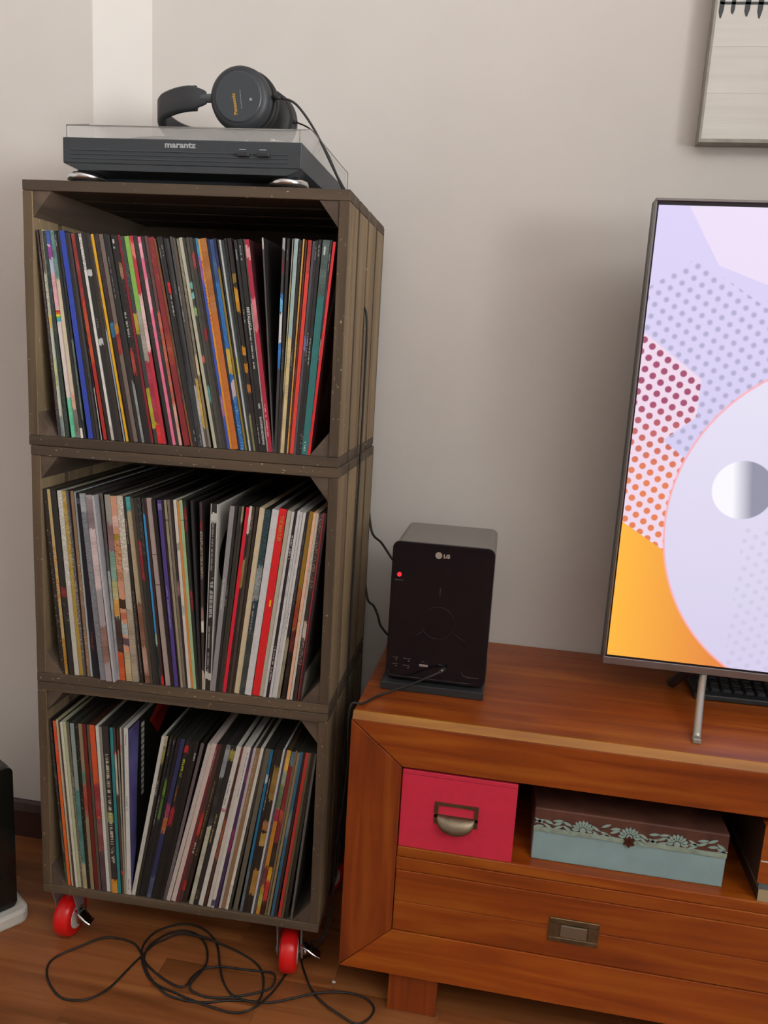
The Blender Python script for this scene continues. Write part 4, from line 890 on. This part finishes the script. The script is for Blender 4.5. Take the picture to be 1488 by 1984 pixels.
bm = bmesh.new(); prism(bm, [(0, 0), (0, .010), (.135, .022), (.135, 0)], 'x', 0, .44); obj('body', bm, mat('keyboard_black', '24262a', .45), kb, bevel=.002)
KEYM = mat('key_black', '33353c', .4)
bm = bmesh.new(); prism(bm, [(-.0075, 0), (.0075, 0), (.006, .006), (-.006, .006)], 'y', -.0075, .0075); k0 = obj('key', bm, KEYM, kb, (0, 0, 0), (math.radians(5), 0, 0), bevel=.001)
first = True
for r_ in range(5):
    for c_ in range(21):
        loc = (.018+c_*.0192+r_*.002, .022+r_*.0205, .0118+r_*.00185)
        if loc[0] > .43: continue
        if first: k0.location = loc; first = False
        else: share('key', k0, kb, loc)
# ------------------------------------------------------------------ small stereo unit on the cabinet
lg = thing('stereo_unit', 'small upright black micro stereo on the cabinet beside the crates', 'stereo', (.5735, .118, .5447), math.radians(.6))
SW2, SH0, SH1 = .168, .0175, .2560
bm = bmesh.new(); prism(bm, [(a, b) for a, b in rrect(-.006, SW2, 0, .0135, .003)], 'y', -.012, .15); box(bm, .004, SW2-.01, .01, .14, .0135, .0178); obj('stand', bm, BLACKP, lg, bevel=.001)
bm = bmesh.new(); prism(bm, rrect(0, SW2, SH0, SH1, .012, 6), 'y', 0, .006); fp = obj('front_panel', bm, GLOSSB, lg, bevel=.0008)
bm = bmesh.new(); prism(bm, rrect(.003, SW2-.0005, SH0+.001, SH1-.001, .012, 6), 'y', .0062, .165); obj('body', bm, mat('stereo_grey', '8a8780', .45, metal=.3), lg, bevel=.001)
bm = bmesh.new(); cyl(bm, (.0765, 0, .2375), (.0765, -.0008, .2375), .0056, n=28); obj('logo_disc', bm, mat('logo_silver', 'c4c0b8', .3, metal=.6), fp)
lettering('logo', 'LG', .0085, bpy.data.materials['logo_silver'], fp, (.0845, -.0006, .2368), FRONT, depth=.0004, bold=.0005)
bm = bmesh.new(); lathe(bm, [(.0018, -.0001), (.0018, -.0012), (.0038, -.0012), (.0038, -.0001)], (.0135, 0, .1995), 'y', 24)
mm, nt, p = newmat('red_light'); p.inputs['Base Color'].default_value = (.8, .02, .03, 1); p.inputs['Emission Color'].default_value = (1, .03, .05, 1); p.inputs['Emission Strength'].default_value = .7
obj('power_button', bm, mm, fp)
bm = bmesh.new(); rnd = random.Random(5)
def dashes(x, z, n, w=.0011, h=.0011, g=.0003):
    for q in range(n): box(bm, x+q*(w+g), x+q*(w+g)+w*rnd.uniform(.6, 1), -.0003, 0, z, z+h*rnd.uniform(.7, 1.1))
dashes(.006, .1895, 11); dashes(.011, .0540, 7); dashes(.029, .0535, 9); dashes(.011, .0425, 7); dashes(.029, .0415, 9); dashes(.060, .0510, 4); dashes(.089, .0490, 7)
for x, z in ((.016, .050), (.037, .049), (.016, .0385), (.037, .0375)): box(bm, x, x+.0022, -.0003, 0, z, z+.0018)
obj('panel_print', bm, mat('panel_print_grey', '6c6a68', .5), fp)
bm = bmesh.new(); tube(bm, [Vector((.004+.004*(1-math.cos(a)) if a < 1.6 else 0, -.0004, .030-.008*math.sin(a))) for a in (0, .4, .8, 1.2, 1.57)] + [Vector((x, -.0004, .022)) for x in (.03, .06, .09, .12, .15)], .00045, n=6); obj('trim_line', bm, mat('trim_dull', '5c5a58', .25, metal=1), fp)
bm = bmesh.new(); tube(bm, [Vector((.083+.0278*math.cos(a), -.0002, .122+.0278*math.sin(a))) for a in (2*math.pi*q/48 for q in range(49))], .0005, n=6); obj('disc_door', bm, mat('door_outline', '1e1c1e', .25), fp)
bm = bmesh.new()
for a in (90, 215, 330):
    a = math.radians(a); p0 = Vector((.083+.03*math.cos(a), -.0003, .122+.03*math.sin(a))); p1 = Vector((.083+.06*math.cos(a), -.0003, .122+.06*math.sin(a))); cyl(bm, p0, p1, .0006, n=6)
obj('disc_door', bm, bpy.data.materials['door_outline'], fp)
bm = bmesh.new(); box(bm, .0565, .0715, -.0006, .0, .0428, .0468, bev=.0003, seg=1); obj('usb_socket', bm, mat('usb_silver', 'b8b0b0', .3, metal=.7), fp)
bm = bmesh.new(); tube(bm, catmull([(.128, -.0005, .042), (.130, -.0005, .036), (.138, -.0005, .033), (.158, -.0005, .033)], 4), .0005, n=6); obj('tray_line', bm, bpy.data.materials['trim_dull'], fp)
# ------------------------------------------------------------------ cables
hc = thing('headphone_cable', 'long black headphone cable looping down the crates and coiled on the floor', 'cable', (0, 0, 0))
CY = [(0.454, 0.099), (0.466, 0.07), (0.49, 0.032), (0.518, 0.004), (0.554, -0.015), (0.582, -0.021), (0.6, -0.004), (0.603, 0.019), (0.583, 0.037), (0.546, 0.04), (0.504, 0.024), (0.468, 0.004), (0.427, -0.012), (0.388, -0.017), (0.354, -0.025), (0.322, -0.037), (0.287, -0.041), (0.253, -0.04), (0.224, -0.023), (0.198, -0.002), (0.173, 0.03), (0.16, 0.063), (0.165, 0.096), (0.185, 0.119), (0.217, 0.129), (0.251, 0.124), (0.281, 0.107), (0.299, 0.081), (0.316, 0.045), (0.335, 0.013), (0.36, -0.011), (0.387, -0.021), (0.407, -0.02), (0.409, 0.004), (0.401, 0.035), (0.384, 0.062), (0.353, 0.081), (0.302, 0.098), (0.259, 0.103), (0.214, 0.101), (0.191, 0.084), (0.178, 0.068), (0.168, 0.032), (0.16, -0.005), (0.151, -0.044), (0.139, -0.073), (0.119, -0.086), (0.084, -0.084), (0.05, -0.063), (0.028, -0.038), (0.02, -0.015), (0.029, 0.007), (0.056, 0.03), (0.082, 0.057), (0.107, 0.067), (0.141, 0.062), (0.164, 0.044), (0.19, 0.018), (0.233, -0.006), (0.268, -0.02), (0.278, -0.012), (0.277, 0.008), (0.288, 0.032), (0.317, 0.046), (0.355, 0.049), (0.388, 0.052), (0.412, 0.049), (0.422, 0.037), (0.418, 0.018), (0.391, -0.001), (0.359, -0.016), (0.335, -0.024), (0.307, -0.024), (0.284, -0.015), (0.291, 0.027), (0.287, 0.058), (0.268, 0.093), (0.24, 0.113), (0.209, 0.114), (0.186, 0.094), (0.174, 0.056), (0.183, 0.019), (0.218, -0.016), (0.262, -0.029), (0.304, -0.039), (0.343, -0.045), (0.371, -0.047), (0.397, -0.043), (0.413, -0.024), (0.425, 0.011), (0.433, 0.043), (0.44, 0.083)]
rnd = random.Random(9)
coil = [(x, y, .0024+(.0045 if i % 7 in (3, 4) else 0)) for i, (x, y) in enumerate(CY)]
down1 = [TW(.3620, .111, ZL+.053), TW(.385, .115, ZL+.045), TW(.412, .13, ZL+.012), TW(.445, .13, ZL-.045), TW(.470, .10, ZT+.014), TW(.489, .0830, ZT+.002), TW(.491, .0816, ZT-.02), TW(.481, .085, ZT-.05), TW(.479, .15, ZT-.10), TW(.490, .1655, ZT-.14), TW(.503, .1650, ZT-.17), TW(.5048, .164, 1.05), TW(.5050, .1600, .95), TW(.5050, .152, .80), TW(.5055, .142, .62), TW(.508, .13, .45), TW(.51, .09, .25), TW(.507, .07, .12), TW(.486, .065, .04)]
up = [(.449, .10, .03), TW(.509, .045, .10), TW(.514, .06, .25), (.5295, .05, .42), (.5335, .02, .50), (.5365, .018, .5495), (.553, .03, .5490), (.574, .075, .5475), (.612, .093, .5595), (.648, .095, .579), (.672, .1075, .5895)]
bm = bmesh.new(); tube(bm, catmull(down1+coil+up, 5), .0019, n=7); obj('cord', bm, CORD, hc)
bm = bmesh.new(); tube(bm, catmull([TW(.3620, .209, ZL+.044), TW(.395, .18, ZL+.025), TW(.425, .155, ZL-.01), TW(.452, .13, ZL-.055), TW(.473, .099, ZT+.014)], 6), .0013, n=6); obj('cord', bm, CORD, hc)
bm = bmesh.new(); cyl(bm, (.667, .103, .5880), (.674, .1155, .5905), .0036, n=14); obj('jack_plug', bm, DARKMET, hc)
for lab, pts in (('upper black cable running from the crates to the stereo back', [(.480, .372, .82), (.4965, .340, .7620), (.5215, .318, .7455), (.5480, .300, .7190), (.575, .295, .695), (.60, .290, .66)]),
                 ('lower black cable curving from the crates to the stereo back', [(.480, .372, .67), (.4955, .340, .6260), (.5120, .320, .6190), (.5240, .305, .6050), (.5330, .300, .5850), (.56, .297, .565), (.60, .295, .57)])):
    bm = bmesh.new(); tube(bm, catmull(pts, 6), .0023, n=8); tag(obj('stereo_cable', bm, CORD), lab, 'cable')
# ------------------------------------------------------------------ speaker at the left edge
spk = thing('speaker', 'black floor speaker on a white base at the left edge', 'speaker', (-.104, .074, 0), math.radians(55.5))
bm = bmesh.new(); prism(bm, rrect(-.205, .0, .03, .318, .012, 6), 'y', -.003, .009); obj('front_panel', bm, mat('speaker_front', '101412', .18), spk, bevel=.001)
bm = bmesh.new(); prism(bm, [(.009, .03), (.22, .03), (.22, .300), (.009, .316)], 'x', -.203, -.002); obj('cabinet', bm, mat('speaker_cabinet', '2e2f2c', .4), spk, bevel=.004)
bm = bmesh.new(); prism(bm, rrect(-.23, .018, -.022, .235, .02, 6), 'z', 0, .028); obj('base', bm, WHITEP, spk, bevel=.006)
bm = bmesh.new(); lathe(bm, [(.002, -.003), (.0085, -.003), (.0085, -.0045), (.002, -.005)], (-.066, 0, .108), 'y', 24); obj('badge', bm, SILVER, spk)
# ------------------------------------------------------------------ picture on the back wall
pc = thing('wall_picture', 'whitewashed wooden plank picture with black painted strokes on the wall', 'picture', (0, 0, 0))
PW = mat('whitewashed_boards', 'd4d1ca', .75, noise=.05, nscale=9, stretch=(.4, 1, 9), bump=.35)
PX, PZ = 1.0165, 1.482
zz = PZ+.006
for i in range(6):
    bm = bmesh.new(); box(bm, PX+.004, 1.62, YW-.030, YW-.012, zz, zz+.0712); obj('board', bm, PW, pc, bevel=.0003); zz += .0713
bm = bmesh.new(); FG = mat('frame_grey_paint', '9c988e', .7, noise=.15, nscale=40)
for b in ((PX, 1.624, PZ, PZ+.0055), (PX, 1.624, zz+.0005, zz+.006), (PX, PX+.0037, PZ+.0055, zz), (1.6205, 1.624, PZ+.0055, zz)): box(bm, b[0], b[1], YW-.032, YW-.0005, b[2], b[3])
obj('frame', bm, FG, pc)
bm = bmesh.new(); y0 = YW-.0306
def stroke(pts): prism(bm, pts, 'y', y0, y0+.0005)
stroke([(1.0235, 1.6985), (1.0250, 1.6945), (1.30, 1.690), (1.30, 1.6945)])
for (x, w_, z1) in ((1.0275, .007, 1.6735), (1.0455, .0055, 1.6795), (1.0680, .0075, 1.6755), (1.0880, .0075, 1.6725), (1.108, .007, 1.678), (1.13, .007, 1.673), (1.152, .006, 1.68), (1.175, .007, 1.674), (1.2, .007, 1.679), (1.225, .006, 1.673), (1.25, .007, 1.677)):
    stroke([(x-w_/2, 1.705), (x+w_/2+.001, 1.705), (x+w_/2, 1.685), (x+.0008, z1), (x-.0015, z1+.001), (x-w_/2-.0005, 1.684)])
stroke([(1.0205, 1.72), (1.30, 1.716), (1.30, 1.7055), (1.0225, 1.7085)])
obj('painted_stroke', bm, mat('charcoal_paint', '43494a', .7), pc)
# ------------------------------------------------------------------ bits on the floor
bm = bmesh.new()
prof = [(.050, 0), (.056, .006), (.054, .016), (.046, .026), (.030, .033), (.008, .036)]
lathe(bm, prof, (0, 0, 0), 'z', 36)
for v in bm.verts: v.co.y *= 2.1; v.co.z *= (1.0 if v.co.y > 0 else .8)
o = obj('slipper', bm, mat('beige_felt', 'a89a80', .85, noise=.1, nscale=80), loc=(.140, -.256, .0003), rot=(0, 0, .1)); tag(o, 'beige rounded slipper toe on the floor at the bottom edge', 'slipper')
bm = bmesh.new(); bmesh.ops.create_icosphere(bm, subdivisions=1, radius=.003)
for v in bm.verts: v.co.x *= 1.4; v.co.z *= .6
tag(obj('paper_scrap', bm, TWHITE, loc=(.523, .060, .002)), 'tiny white scrap on the floor between crates and cabinet', 'scrap')
